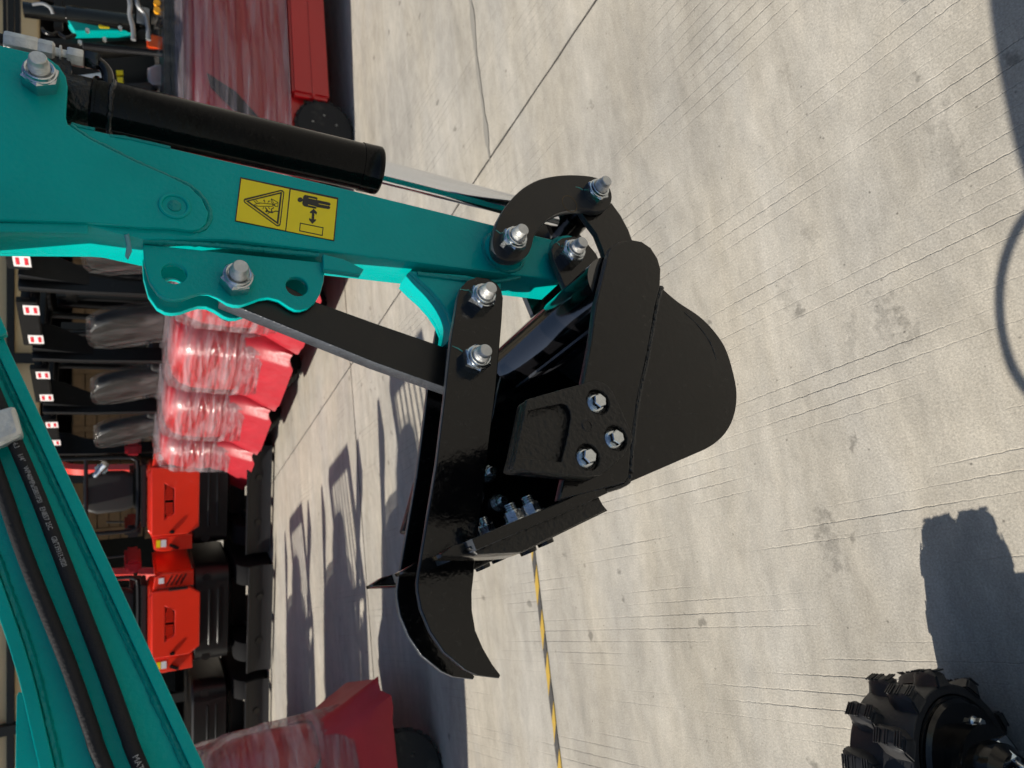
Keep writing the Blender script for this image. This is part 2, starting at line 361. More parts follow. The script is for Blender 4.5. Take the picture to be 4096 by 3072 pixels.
# the corner where both joints of the photograph meet
det = e1.x * e2.y - e1.y * e2.x
s_ = (t_.x * e2.y - t_.y * e2.x) / det
corner = j0 + e1 * s_
def rough_edge(a, b, n, amp, seed):
    pts = []
    d = (b - a); nn = Vector((-d.y, d.x, 0)).normalized()
    for i in range(n):
        p = a + d * (i / n); pts.append(p + nn * (noise.noise(Vector((p.x * 6, p.y * 6, 2.0))) * amp * (1 if seed < 2 else -1) + abs(noise.noise(Vector((p.x * 9, p.y * 9, 5.0)))) * amp * 1.3))
    return pts
W1, W2, GAP = 5.2, 5.6, 0.0045
for i in range(-6, 6):
    for j in range(-4, 8):
        near = -2 <= i <= 1 and -2 <= j <= 1
        o_ = corner + e1 * (i * W1) + e2 * (j * W2)
        g1, g2 = 0.0050, 0.0062
        cs = [o_ + e1 * g1 + e2 * g2, o_ + e1 * (W1 - g1) + e2 * g2, o_ + e1 * (W1 - g1) + e2 * (W2 - g2), o_ + e1 * g1 + e2 * (W2 - g2)]
        ring = []
        for k in range(4):
            ring += rough_edge(cs[k], cs[(k + 1) % 4], 90 if near else 2, 0.004 if near else 0.0, k)
        n = len(ring); vs = [(p.x, p.y, 0.0) for p in ring] + [(p.x, p.y, -0.05) for p in ring]
        fs = [tuple(range(n))] + [(k, k + n, (k + 1) % n + n, (k + 1) % n) for k in range(n)]
        sl_me = mesh_from('slab', vs, fs); sl_me.materials.append(M['concrete']); sl_me.materials.append(M['joint'])
        for p_ in sl_me.polygons[1:]: p_.material_index = 1
        sl_ = link('slab', sl_me, None, base, False)

# hazard tape along the ground, a strip of alternating yellow and black pieces
ta, tb = ground_at(2131, 2179), ground_at(2241, 3072)
td = (ta - tb).normalized(); tn = Vector((-td.y, td.x, 0))
tape = empty('hazard_tape', tuple(ta + td * 0.25)); tag(tape, 'yellow and black striped floor tape crossing the concrete below the bucket', 'floor tape')
hw, L0 = 0.0155, 0.0
pos = 0.30; k = 0
while pos > -2.4:
    ln = random.uniform(0.085, 0.10) if k % 2 else random.uniform(0.075, 0.095)
    a = ta + td * pos; b = ta + td * (pos - ln); sk = td * 0.075
    w0 = hw * random.uniform(.92, 1.05); w1 = hw * random.uniform(.92, 1.05)
    vs = []
    for f in range(5):
        c = a + (b - a) * (f / 4); jt = noise.noise(c * 9) * 0.004
        vs += [c + tn * (w0 + jt) - sk * 0.5 - ta - td * .25, c - tn * (w1 - jt) + sk * 0.5 - ta - td * .25]
    vs = [Vector((v.x, v.y, 0.004)) for v in vs]; lo = [Vector((v.x, v.y, 0.0012)) for v in vs]
    n_ = len(vs); fs = [(2 * f, 2 * f + 1, 2 * f + 3, 2 * f + 2) for f in range(4)]
    fs += [(2 * f, 2 * f + 2, n_ + 2 * f + 2, n_ + 2 * f) for f in range(4)] + [(2 * f + 1, 2 * f + 3, n_ + 2 * f + 3, n_ + 2 * f + 1) for f in range(4)]
    link('tape_stripe', mesh_from('tape_stripe', vs + lo, fs), M['tape_y'] if k % 2 else M['tape_k'], tape, False)
    pos -= ln; k += 1
# worn glue line left by an older strip of tape
oa, ob_ = ground_at(1880, 0) + e1 * 0.6, ground_at(1962, 655)
od = (ob_ - oa); on = Vector((-od.y, od.x, 0)).normalized(); vs = []
for f in range(41):
    c = oa + od * (f / 40); w = 0.024 * (0.25 + abs(noise.noise(c * 5)) * 1.3 + abs(noise.noise(c * 23)) * .35); w = w if f < 38 else w * (40 - f) / 3
    jt = on * noise.noise(c * 3) * 0.012
    vs += [c + on * w + jt, c - on * w + jt]
M['glue'] = mat('tape_residue', (0.265, 0.252, 0.220), 0.85, bump=0.3, bscale=120, dirt=(0.42, 0.38, 0.315), dscale=22, damt=1.0)
gl = link('tape_residue', mesh_from('tape_residue', [(v.x, v.y, 0.0035) for v in vs], [(2 * f, 2 * f + 1, 2 * f + 3, 2 * f + 2) for f in range(40)]), M['glue'], None, False)
tag(gl, 'worn grey line of old tape residue on the concrete beside the red truck', 'tape residue')

# ================================================================== THE TEAL EXCAVATOR
U = EX.u
BASE = (-1.15, 0.7285)
exc_w = EX.Q * BASE[0] + EX.P * BASE[1]
exc = empty('mini_excavator', (exc_w.x, exc_w.y, 0), EX.ang)
tag(exc, 'teal mini excavator with black bucket and thumb in the foreground', 'excavator')
def px(pts, p): return [U(x, y, p) for x, y in pts]
def pl(name, pts, p0, th, m, parent, holes=(), bev=0.0012, sm_n=0, at=None):
    """plate whose outline is measured in the picture at depth 'at' (its near face)"""
    o = px(pts, p0 if at is None else at)
    if sm_n: o = catmull([Vector((a, b, 0)) for a, b in o], sm_n)
    return plate(name, [o] + [h for h in holes], p0, th, m, parent, BASE, bev)
def loc3(q, p, z): return Vector((q - BASE[0], p - BASE[1], z))
def at3(x, y, p):
    q, z = U(x, y, p); return loc3(q, p, z)
CP = 0.7285                                        # centre plane of boom, arm and bucket

# ---- shared fasteners (axis along -y, base at the origin)
def hex_prof(r, y0, y1, ch):
    bm = bmesh.new(); rings = []
    for (y, rr) in ((y0, r), (y1, r), (y1 - ch, r * 0.88)):
        rings.append([bm.verts.new((rr * math.cos(R(60 * i)), y, rr * math.sin(R(60 * i)))) for i in range(6)])
    for a, b in ((0, 1), (1, 2)):
        for i in range(6): bm.faces.new((rings[a][i], rings[a][(i + 1) % 6], rings[b][(i + 1) % 6], rings[b][i]))
    bm.faces.new(rings[2]); bm.faces.new(list(reversed(rings[0]))); return bm_mesh('hex', bm)
NUT = join_meshes('nut', [hex_prof(0.0174, 0.0, -0.0145, 0.0022),
      lathe_mesh('c', [(-0.012, 0.0152), (-0.0165, 0.0150), (-0.0172, 0.0138), (-0.0205, 0.0136), (-0.0214, 0.0126), (-0.0210, 0.0108), (-0.016, 0.0104)], 32)])
NUT.materials.append(M['zinc']); smooth(NUT, 25)
thr = []
for i in range(7):
    y = -0.012 - i * 0.0023; thr += [(y, 0.0096), (y - 0.0011, 0.0088)]
STUD = lathe_mesh('pin_end', thr + [(-0.0282, 0.0094), (-0.0290, 0.0086), (-0.0305, 0.0080), (-0.0350, 0.0078), (-0.0362, 0.0070)], 32)
STUD.materials.append(M['zinc_end']); smooth(STUD, 30)
def pin_nut(x, y, pp, parent, rot):
    c = at3(x, y, pp - 0.019); c.y = pp - BASE[1]
    for nm, me in (('nut', NUT), ('pin_end', STUD)):
        o = bpy.data.objects.new(nm, me); COL.objects.link(o); o.parent = parent; o.location = c; o.rotation_euler = (0, R(rot), 0)
    # the pin itself goes through to the far side
    rod = rod_mesh('pin', (c.x, 0.05 + (pp < 0.6) * 0.0, c.z), (c.x, c.y + 0.001, c.z), [(0, 0.012), (1, 0.012)], 20)
    link('pin', rod, M['zinc'], parent)
    return c

# ---- boom
boom_low = [(0.52, 1.672), (0.3198, 1.5915), (0.10, 1.5043), (-0.0675, 1.4381), (-0.30, 1.345), (-0.52, 1.235), (-0.72, 1.03), (-0.90, 0.66)]
boom_top = [(-1.02, 0.69), (-0.83, 1.10), (-0.62, 1.345), (-0.36, 1.468), (-0.17, 1.523), (-0.04, 1.552), (0.0712, 1.581), (0.26, 1.652), (0.46, 1.775)]
bl = [Vector((a, b, 0)) for a, b in boom_low]; bt = [Vector((a, b, 0)) for a, b in boom_top]
bls, bts = catmull(bl, 6, False), catmull(bt, 6, False)
def offset_line(line, d):
    out = []
    for i, v in enumerate(line):
        t = (line[min(i + 1, len(line) - 1)] - line[max(i - 1, 0)]).normalized(); out.append(v + Vector((-t.y, t.x, 0)) * d)
    return out
boom = plate('boom', [[(v.x, v.y) for v in offset_line(bls, -0.009) + offset_line(bts, -0.009)]], 0.7045, 0.048, M['teal'], exc, BASE, 0.001)
def strip(name, line, d, p0, th, m, parent):
    o = [(v.x, v.y) for v in line] + [(v.x, v.y) for v in reversed(offset_line(line, d))]
    return plate(name, [o], p0, th, m, parent, BASE, 0.0008)
strip('cover_plate', bls, -0.009, 0.6985, 0.060, M['teal'], boom); strip('cover_plate', bts, -0.009, 0.6985, 0.060, M['teal'], boom)
def weld(name, line, r, p, m, parent, wob=0.25, step=0.004):
    pts = []
    for i in range(len(line) - 1):
        a, b = line[i], line[i + 1]; k = max(1, int((b - a).length / step))
        for s in range(k):
            v = a + (b - a) * (s / k); pts.append(loc3(v.x + random.uniform(-.0002, .0002), p + random.uniform(-.0003, .0003), v.y + random.uniform(-.0002, .0002)))
    rr = [r * 0.72 * (1 + 0.10 * math.sin(i * 2.6) + random.uniform(-wob, wob) * 0.35) for i in range(len(pts))]
    return link(name, tube_mesh(name, pts, rr, 7), m, parent)
weld('weld_bead', offset_line(bls, -0.0115)[4:22], 0.0042, 0.7045, M['teal_weld'], boom)
weld('weld_bead', offset_line(bts, -0.0115)[18:], 0.0042, 0.7045, M['teal_weld'], boom)
pl('cylinder_bracket', [(66, 2785), (74, 2768), (92, 2772), (118, 2850), (176, 3110), (60, 3110)], 0.71, 0.012, M['teal'], boom)
pl('lug', [(-60, 1230), (-4, 1255), (27, 1322), (26, 1331), (-10, 1348), (-60, 1360)], 0.690, 0.010, M['teal'], boom)
# hoses on the boom, carried on past the edges of the picture
def hose_path(pts, p):
    c = [at3(x, y, p) for x, y in pts]
    a, b = c[0] - (c[1] - c[0]) * 3.0, c[-1]
    tail = [loc3(-0.20, p, b.z - 0.055), loc3(-0.42, p, 1.325), loc3(-0.66, p, 1.16), loc3(-0.86, p, 0.82)]
    return catmull([a] + c + tail, 40, False)
h1 = hose_path([(47, 1739), (146, 1972), (251, 2243), (407, 2650), (505, 2921), (563, 3072)], 0.692)
h2 = hose_path([(-70, 1739), (14, 1972), (108, 2243), (271, 2650), (366, 2921), (420, 3072)], 0.692)
h2 = [Vector((v.x, v.y, v.z + (0.012 if v.x < 1.0 else 0))) for v in h2]
hose_a = tube('hose', h1, 0.0057, M['rubber'], boom, 16); tube('hose', h2, 0.0057, M['rubber'], boom, 16)
hose_a['label'] = 'hydraulic hose with white printed rating along its side'
# printed rating on the upper hose, wrapped on its surface
def along(path, s):
    for i in range(len(path) - 1):
        d = (path[i + 1] - path[i]).length
        if s <= d: return path[i] + (path[i + 1] - path[i]) * (s / d), (path[i + 1] - path[i]).normalized()
        s -= d
    return path[-1], (path[-1] - path[-2]).normalized()
def path_s(path, target):
    best, bs, s = 1e9, 0, 0
    for i in range(len(path) - 1):
        d = (path[i] - target).length
        if d < best: best, bs = d, s
        s += (path[i + 1] - path[i]).length
    return bs
def hose_text(body, p_start, p_end, size):
    me = text_mesh('print', body, size); s0 = path_s(h1, at3(*p_start, 0.692)); s1 = path_s(h1, at3(*p_end, 0.692)); rad = 0.0061
    sq = (s1 - s0) / max(v.co.x for v in me.vertices)
    for v in me.vertices:
        c, t = along(h1, s0 + v.co.x * sq)
        side = Vector((0, 1, 0)).cross(t).normalized(); front = t.cross(side).normalized()
        if front.y > 0: front = -front
        if side.z > 0: side = -side                 # tops of the letters point to the lower edge of the boom
        a = (v.co.y - size * 0.34) / rad
        v.co = c + (front * math.cos(a) + side * math.sin(a)) * rad
    me.materials.append(M['print'])
    o = bpy.data.objects.new('print', me); COL.objects.link(o); o.parent = boom; return o
for body, a_, b_, sz in (('2W-6.3', (54, 1755), (76, 1800), .0052), ('1/4"', (83, 1819), (97, 1850), .0052), ('WP40MPa/5801PSI', (104, 1872), (164, 2015), .0052),
                     ('EN857 2SC', (174, 2036), (206, 2123), .0052), ('GB/T39313-2020', (216, 2147), (262, 2272), .0052), ('MATU', (555, 3012), (582, 3085), .0062)):
    hose_text(body, a_, b_, sz)
# hose clamp, a pressed metal block
clamp = pl('hose_clamp', [(-60, 1648), (-20, 1640), (45, 1622), (58, 1626), (64, 1638), (87, 1722), (85, 1735), (74, 1743), (0, 1772), (-60, 1790)], 0.676, 0.018, M['zinc_end'], boom, bev=0.0035)
pl('clamp_strap', [(-60, 1555), (0, 1572), (14, 1625), (40, 1690), (-60, 1730)], 0.690, 0.008, M['zinc_end'], boom)
# boom foot and swing post (outside the picture, for the shadows)
post = link('swing_post', join_meshes('swing_post', [box_mesh('a', loc3(-1.02, CP, 0.52), (0.22, 0.13, 0.34), 0.02), box_mesh('b', loc3(-1.0, CP, 0.36), (0.30, 0.20, 0.10), 0.02)]), M['teal'], exc)

lp_ = []
for (x, y) in ((4250, 760), (4110, 860), (4040, 980), (4003, 1120), (4000, 1260), (4020, 1380), (4060, 1490), (4130, 1580), (4260, 1680)):
    g_ = ground_at(x, y); c_ = g_ - sd * (0.86 / -sd.z); lp_.append(loc3(c_.dot(EX.Q), c_.dot(EX.P), c_.z))
tube('hose', catmull(lp_, 6, False), 0.0095, M['rubber'], boom, 10)

for k_ in range(6):  # added out of view: hoses bunched only to cast a strip of shadow
    lp_ = []
    for (x, y) in ((3960, -330), (3972, -60), (4000, 180), (4042, 400), (4098, 640), (4200, 900)):
        g_ = ground_at(x + k_ * 26, y); c_ = g_ - sd * (1.16 / -sd.z); lp_.append(loc3(c_.dot(EX.Q), c_.dot(EX.P), c_.z))
    tube('hose', catmull(lp_, 5, False), 0.0105, M['rubber'], boom, 8)

# ---- arm
arm_top = [(-220, 380), (271, 495), (1300, 734), (1978, 900), (2225, 961)]
arm_end = [(2262, 985), (2280, 1040), (2272, 1095), (2246, 1124)]
arm_bot = [(1300, 1002), (900, 956), (566, 955), (353, 905), (0, 892), (-220, 880)]
arm = pl('arm', arm_top + arm_end + arm_bot, 0.700, 0.057, M['teal'], exc, bev=0.0022)
doubler = [(-220, 90), (0, 180), (108, 205), (190, 228), (236, 262), (264, 305), (271, 345), (266, 420), (264, 470), (272, 497), (353, 552), (420, 586), (542, 646), (678, 705),
           (759, 746), (808, 795), (834, 850), (825, 893), (800, 915), (766, 922), (692, 912), (576, 909), (353, 888), (0, 878), (-220, 868)]
pl('side_doubler', doubler, 0.6945, 0.006, M['teal'], arm, bev=0.0015)
plate('side_doubler', [px(doubler, 0.6945)], 0.7565, 0.006, M['teal'], arm, BASE)
def wpx(pts, p, r, m, parent, n=4, name='weld_bead'):
    ln = catmull([Vector((*U(x, y, p), 0)) for x, y in pts], n, False); return weld(name, ln, r, p, m, parent)
wpx([(285, 505), (353, 555), (420, 589), (542, 650), (678, 710), (762, 750), (812, 797), (838, 850), (828, 897), (802, 919), (766, 926)], 0.6998, 0.0042, M['teal_weld'], arm)
wpx([(440, 543), (520, 556), (600, 574), (700, 597)], 0.7003, 0.0028, M['teal_weld'], arm)
wpx([(285, 498), (330, 508), (390, 522)], 0.7003, 0.0030, M['teal_weld'], arm)
wpx([(350, 880), (450, 884), (576, 905), (692, 908)], 0.6995, 0.0035, M['teal_weld'], arm)
wpx([(570, 962), (700, 970), (900, 985), (1100, 1003), (1292, 1022)], 0.7055, 0.0042, M['teal_weld'], arm)
# plug weld in the side
pc = U(698, 824, 0.6945); ring = [loc3(pc[0] + 0.0135 * math.cos(R(a)), 0.6942, pc[1] + 0.0135 * math.sin(R(a))) for a in range(0, 361, 12)]
link('plug_weld', tube_mesh('plug_weld', ring, 0.0022, 8), M['teal'], arm)
link('plug_weld', rod_mesh('plug_weld', loc3(pc[0], 0.697, pc[1]), loc3(pc[0], 0.6925, pc[1]), [(0, .0065), (.8, .0065), (1, .005)], 20), M['teal_weld'], arm)
# step at the lower edge of the arm and torn paint
pl('edge_strip', [(-220, 884), (0, 889), (350, 893), (353, 900), (353, 931), (0, 925), (-220, 918)], 0.6985, 0.004, M['teal'], arm)
pl('paint_flake', [(497, 938), (516, 932), (522, 960), (528, 1000), (512, 1035), (500, 1020), (506, 980)], 0.6990, 0.004, mat('scuffed_paint', (0.12, 0.34, 0.38), 0.5, bump=1.0, bscale=260), arm)
# thumb link bracket under the arm
def z6(pts): return [(550 + a * .3617, 980 + b * .3617) for a, b in pts]
brk = z6([(60, -10), (75, 200), (130, 400), (230, 540), (320, 590), (400, 602), (500, 590), (600, 553), (700, 525), (790, 530), (880, 570), (990, 640), (1060, 664), (1130, 668), (1220, 640),
          (1350, 592), (1450, 582), (1560, 612), (1680, 690), (1740, 718), (1800, 722), (1880, 700), (1960, 640), (2020, 540), (2060, 400), (2076, 195)])
BP = 0.7085
hol = [circle(U(550 + 405 * .3617, 980 + 312 * .3617, BP), 0.0118), circle(U(550 + 1762 * .3617, 980 + 457 * .3617, BP), 0.0118)]
def dedupe(o): return o
bo = px(brk, BP)
for p0 in (BP, 0.7405):
    plate('thumb_bracket', [bo] + hol, p0, 0.008, M['teal'], arm, BASE, 0.0012)
# gussets for the thumb pivot
def z4(pts): return [(1300 + a * .678, 500 + b * .678) for a, b in pts]
gus = z4([(505, 860), (560, 915), (620, 968), (680, 1035), (728, 1108), (748, 1175), (738, 1262), (800, 1280), (980, 1240), (1040, 1100), (1040, 930), (830, 885)])
for p0 in (0.705, 0.744):
    pl('thumb_gusset', gus, p0, 0.007, M['teal'], arm, at=0.705)
gw = catmull([Vector((*U(x, y, 0.705), 0)) for x, y in z4([(500, 858), (560, 917), (620, 970), (680, 1037), (728, 1110), (747, 1176), (738, 1262)])], 4, False)
strip('gusset_web', gw, 0.005, 0.7118, 0.0325, M['teal'], arm)
pl('stop_block', z4([(-10, 760), (110, 790), (230, 850), (210, 880), (60, 858), (-10, 850)]), 0.7005, 0.010, M['teal'], arm)
wpx([(1668, 1095), (1750, 1105), (1850, 1118), (1960, 1128), (2090, 1108)], 0.704, 0.004, M['teal_weld'], arm)
# pivot bosses of the arm
def boss(x, y, p0, p1, r, parent, m='teal'):
    c = at3(x, y, p0); b = Vector((c.x, p1 - BASE[1], c.z)); a = Vector((c.x, p0 - BASE[1], c.z))
    link('boss', rod_mesh('boss', b, a, [(0, r * 1.12), (.15, r * 1.06), (.45, r), (1, r)], 40), M[m], parent)
    rg = [Vector((c.x + r * 1.08 * math.cos(R(t)), p1 - BASE[1], c.z + r * 1.08 * math.sin(R(t)))) for t in range(0, 361, 6)]
    link('weld_bead', tube_mesh('weld_bead', rg, [0.0030 * (1 + .12 * math.sin(i * 2.1)) for i in range(len(rg))], 7), M['teal_weld' if m == 'teal' else 'black_weld'], parent)
    return c
boss(2043, 975, 0.679, 0.700, 0.0265, arm); boss(2290, 1010, 0.690, 0.700, 0.0265, arm)
pin_nut(157, 278, 0.6945, arm, 8)
pin_nut(954, 1097, BP, arm, 22)
# warning label
def zl(pts): return [(900 + a * .226, 680 + b * .226) for a, b in pts]
LP = 0.6993
lab = pl('warning_label', zl([(272, 124), (2008, 490), (1936, 1256), (176, 905)]), LP, 0.0010, M['ink'], arm, bev=0.0001)
pl('yellow_panel', zl([(290, 152), (1140, 336), (1066, 1068), (196, 890)]), LP - .0004, 0.0006, M['yellow'], lab, bev=0.00005)
pl('yellow_panel', zl([(1164, 344), (1984, 520), (1916, 1238), (1084, 1076)]), LP - .0004, 0.0006, M['yellow'], lab, bev=0.00005)
LI = LP - .0007
def ink(loops, name='pictogram', m='ink', d=0.0):
    ls = [px(zl(l), LI - d) for l in loops]
    return plate(name, ls, LI - d, 0.0004, M[m], lab, BASE, 0.00003)
ink([[(335, 520), (350, 505), (985, 352), (1025, 360), (1050, 395), (985, 960), (965, 990), (930, 995), (900, 980), (345, 575), (330, 548)],
     [(352, 535), (990, 372), (1015, 380), (1032, 402), (968, 950), (945, 976), (915, 968), (352, 560)]])
ink([[(370, 545), (1012, 385), (945, 965)], [(420, 552), (980, 418), (918, 915)]])
def stroke(pts, w, m='ink', d=0.0):
    v = [Vector((a, b, 0)) for a, b in pts]; o = [(q.x, q.y) for q in offset_line(v, w / 2)] + [(q.x, q.y) for q in reversed(offset_line(v, -w / 2))]
    ink([o], 'pictogram', m, d)
for l, w in (([(525, 610), (610, 580), (850, 605)], 9), ([(525, 628), (600, 640), (850, 640)], 9), ([(845, 600), (900, 645), (935, 640)], 12), ([(510, 540), (560, 590), (615, 590)], 9), ([(545, 528), (585, 570)], 8),
             ([(820, 505), (940, 575), (935, 630)], 9), ([(820, 505), (815, 560), (850, 605)], 9), ([(825, 515), (870, 600)], 8), ([(850, 605), (885, 600), (942, 578)], 8), ([(525, 610), (520, 622), (530, 632)], 12),
             ([(850, 605), (850, 640)], 14), ([(880, 600), (885, 640)], 10),
             ([(710, 575), (690, 535)], 10), ([(758, 580), (780, 545)], 10), ([(685, 650), (672, 690)], 10), ([(765, 650), (795, 690)], 10), ([(680, 545), (688, 528), (706, 536)], 9), ([(766, 548), (786, 542), (786, 562)], 9),
             ([(712, 660), (772, 740)], 18), ([(772, 740), (850, 750)], 26), ([(835, 745), (820, 695), (865, 662)], 18), ([(850, 745), (890, 725), (940, 732)], 16), ([(790, 745), (755, 775)], 14)):
    stroke(l, w)
ink([[(735 + 20 * math.cos(a / 8 * 6.283), 728 + 20 * math.sin(a / 8 * 6.283)) for a in range(8)]])
ink([[(1330 + 46 * math.cos(a / 16 * 6.283), 525 + 42 * math.sin(a / 16 * 6.283)) for a in range(16)]])
ink([[(1385, 470), (1400, 448), (1425, 441), (1620, 482), (1638, 500), (1632, 520), (1610, 525), (1845, 575), (1870, 598), (1866, 620), (1840, 630), (1845, 636), (1864, 655), (1856, 682), (1830, 690), (1600, 648),
      (1620, 665), (1612, 682), (1590, 682), (1405, 640), (1380, 620), (1368, 590), (1372, 545)]])
for l in (([(1480, 494), (1612, 522)]), ([(1470, 614), (1605, 648)]), ([(1660, 596), (1835, 632)])): stroke(l, 8, 'yellow', 0.0002)
ink([[(1570, 685), (1630, 750), (1618, 792), (1586, 762), (1576, 870), (1614, 872), (1610, 896), (1545, 952), (1488, 880), (1494, 845), (1530, 872), (1540, 762), (1502, 762), (1508, 735)]])
ink([[(1328, 930), (1745, 1015), (1728, 1165), (1314, 1080)], [(1342, 948), (1730, 1026), (1716, 1148), (1328, 1068)]])

# ---- bucket cylinder
def axis_pt(x, y): return at3(x, y, CP)
A0, A1 = axis_pt(300, 402), axis_pt(1516, 684)
ax = (A1 - A0).normalized(); BR = 0.0305
cyl = link('bucket_cylinder', rod_mesh('bucket_cylinder', A0, A1, [(0, .0), (0.0, .024), (0.002, .0265), (.045, .0265), (.046, .0285), (.052, .0305), (.060, .0305), (.061, BR - .0012), (.925, BR - .0012), (.926, BR - .0002), (.975, BR - .0002), (.976, BR), (.994, BR), (1, BR - .0015), (1, .014)], 48), M['black_barrel'], exc)
PINC = at3(2401, 750, 0.646); rod_end = Vector((PINC.x, 0, PINC.z))
link('piston_rod', rod_mesh('piston_rod', A1 - ax * 0.02, A1 + (rod_end - A1) * 0.93, [(0, .0150), (1, .0150)], 40), M['chrome'], cyl)
link('rod_eye', rod_mesh('rod_eye', rod_end + Vector((0, .022, 0)), rod_end - Vector((0, .022, 0)), [(0, .026), (1, .026)], 32), M['black'], cyl)
link('clevis_eye', rod_mesh('clevis_eye', at3(157, 290, .72) + Vector((0, .02, 0)), at3(157, 290, .72) - Vector((0, .014, 0)), [(0, .03), (1, .03)], 32), M['black_cast'], cyl)
blk = A0 - ax * 0.018
link('end_block', rod_mesh('end_block', A0 - ax * 0.055, A0 + ax * 0.03, [(0, .020), (.3, .0265), (.9, .0268), (1, .025)], 40), M['black_cast'], cyl)
link('weld_bead', tube_mesh('weld_bead', [A0 + ax * (0.035 + random.uniform(-.001, .001)) + (Matrix.Rotation(R(a), 3, ax) @ ax.orthogonal().normalized()) * 0.0288 for a in range(0, 361, 9)], [0.0028 + .0008 * math.sin(i * 2.3) for i in range(41)], 7), M['black_weld'], cyl)
# port pipe, union nut, ferrule and hose
pp_ = 0.708
el = catmull([at3(430, 398, 0.716), at3(433, 350, pp_), at3(430, 300, pp_), at3(414, 268, pp_), at3(385, 248, pp_), at3(352, 240, pp_)], 6, False)
tube('port_pipe', el, 0.0062, M['black'], cyl, 16)
link('port_weld', rod_mesh('port_weld', at3(432, 412, 0.7165), at3(431, 382, 0.711), [(0, .0125), (.4, .0105), (1, .0066)], 20), M['black_weld'], cyl)
fd = (at3(112, 190, pp_) - at3(352, 240, pp_)).normalized(); f0 = at3(352, 240, pp_)
def on_axis(name, a, b, prof, m, seg=24): return link(name, rod_mesh(name, f0 + fd * a, f0 + fd * b, prof, seg), M[m], cyl)
on_axis('union_nut', -0.012, 0.003, [(0, .0078), (.15, .0098), (.85, .0098), (1, .0085)], 'black', 6)
on_axis('swivel_nut', 0.004, 0.019, [(0, .0088), (.1, .0097), (.9, .0097), (1, .0088)], 'zinc_end', 6)
on_axis('collar', 0.019, 0.030, [(0, .0055), (.45, .0055), (.46, .0092), (.62, .0092), (.63, .006), (1, .006)], 'zinc_end')
on_axis('ferrule', 0.030, 0.074, [(0, .0090), (.04, .0112), (.30, .0112), (.33, .0108), (.36, .0116), (.96, .0118), (1, .0108)], 'zinc_end', 8)
link('hose', tube_mesh('hose', catmull([f0 + fd * 0.07, f0 + fd * 0.12, f0 + fd * 0.2 + Vector((0, 0, .01)), f0 + fd * 0.35 + Vector((-.05, 0, .06))], 6, False), 0.0082, 16), M['rubber'], cyl)

# ---- curved bucket link (one each side)
link_o = z4([(1090, 802), (1045, 792), (1008, 762), (990, 710), (995, 640), (1025, 550), (1085, 455), (1165, 375), (1260, 322), (1370, 298), (1480, 294), (1580, 304), (1640, 328), (1682, 375), (1694, 425),
             (1680, 475), (1640, 502), (1590, 508), (1540, 498), (1470, 500), (1400, 512), (1330, 545), (1272, 598), (1238, 650), (1220, 715), (1195, 765), (1148, 796)])
LKP = 0.667
lo_ = catmull([Vector((*U(x, y, LKP), 0)) for x, y in link_o], 4)
lk = plate('bucket_link', [lo_], LKP, 0.012, M['black_flat'], exc, BASE, 0.0015)
plate('bucket_link', [lo_], 2 * CP - LKP - 0.012, 0.012, M['black_flat'], exc, BASE, 0.0015)
pin_nut(2068, 945, LKP, lk, 14); pin_nut(2401, 750, LKP, lk, 4)
M['rust'] = mat('rust_ring', (0.10, 0.055, 0.012), 0.6, bump=0.5, bscale=200, dirt=(0.012, 0.011, 0.010), dscale=120, damt=1.0)
rc = U(1300 + 1443 * .678, 500 + 465 * .678, LKP)
rr_ = [loc3(rc[0] + 0.0128 * math.cos(R(a)), LKP + .0002, rc[1] + 0.0115 * math.sin(R(a))) for a in range(0, 361, 10)]
link('rust_ring', tube_mesh('rust_ring', rr_, 0.0006, 6), M['rust'], lk)
# paint pen marks across nuts and plates
M['pen'] = mat('paint_pen', (0.10, 0.42, 0.34), 0.5)
def pen(pts, p, parent): link('pen_mark', tube_mesh('pen_mark', catmull([at3(x, y, p) for x, y in pts], 4, False), [0.0003, .0005, .0006, .0008, .0008, .0009, .001, .001, .001][:((len(pts) - 1) * 4 + 1)] if len(pts) == 3 else 0.0006, 6), M['pen'], parent)
pen([(1982, 919), (1993, 928), (2003, 936)], LKP, lk); pen([(2302, 747), (2318, 752), (2330, 760)], LKP, lk)

# ---- thumb
thumb_o = [(1746, 1850), (1675, 2284), (1669, 2330), (1670, 2365), (1683, 2436), (1721, 2528), (1776, 2610), (1862, 2680), (1911, 2702), (1998, 2713), (2003, 2700), (1971, 2658), (1933, 2593), (1903, 2523), (1889, 2441),
           (1888, 2371), (1896, 2300), (1908, 2154), (1922, 2062), (1967, 1695), (1985, 1551), (2008, 1280), (2013, 1192), (2006, 1160), (1988, 1133), (1951, 1112), (1910, 1107), (1870, 1122), (1842, 1152), (1829, 1192), (1802, 1361), (1778, 1585)]
TP = 0.686
th = pl('thumb', thumb_o, TP, 0.0075, M['black'], exc, bev=0.0013)
th['label'] = 'black hooked thumb plate on the near side of the arm'
tf = plate('thumb', [px(thumb_o, TP)], 0.7490, 0.0075, M['black'], exc, BASE, 0.0013)
tf['label'] = 'black hooked thumb plate on the far side of the arm'
pin_nut(1941, 1176, TP, th, 18); pin_nut(1920, 1424, TP, th, 2)
pen([(1841, 1156), (1860, 1161), (1877, 1161)], TP, th); pen([(1808, 1384), (1832, 1394), (1850, 1407)], TP, th)
bar = [(880, 1060), (905, 1010), (1268, 1208), (1500, 1292), (1790, 1392), (1990, 1462), (1960, 1610), (1775, 1548), (1500, 1450), (881, 1200)]
bar_o = pl('thumb_strut', bar, 0.7175, 0.021, M['black_flat'], exc, bev=0.0015)
wpx([(1790, 1400), (1786, 1470), (1778, 1545)], 0.7175, 0.003, M['black_weld'], bar_o)

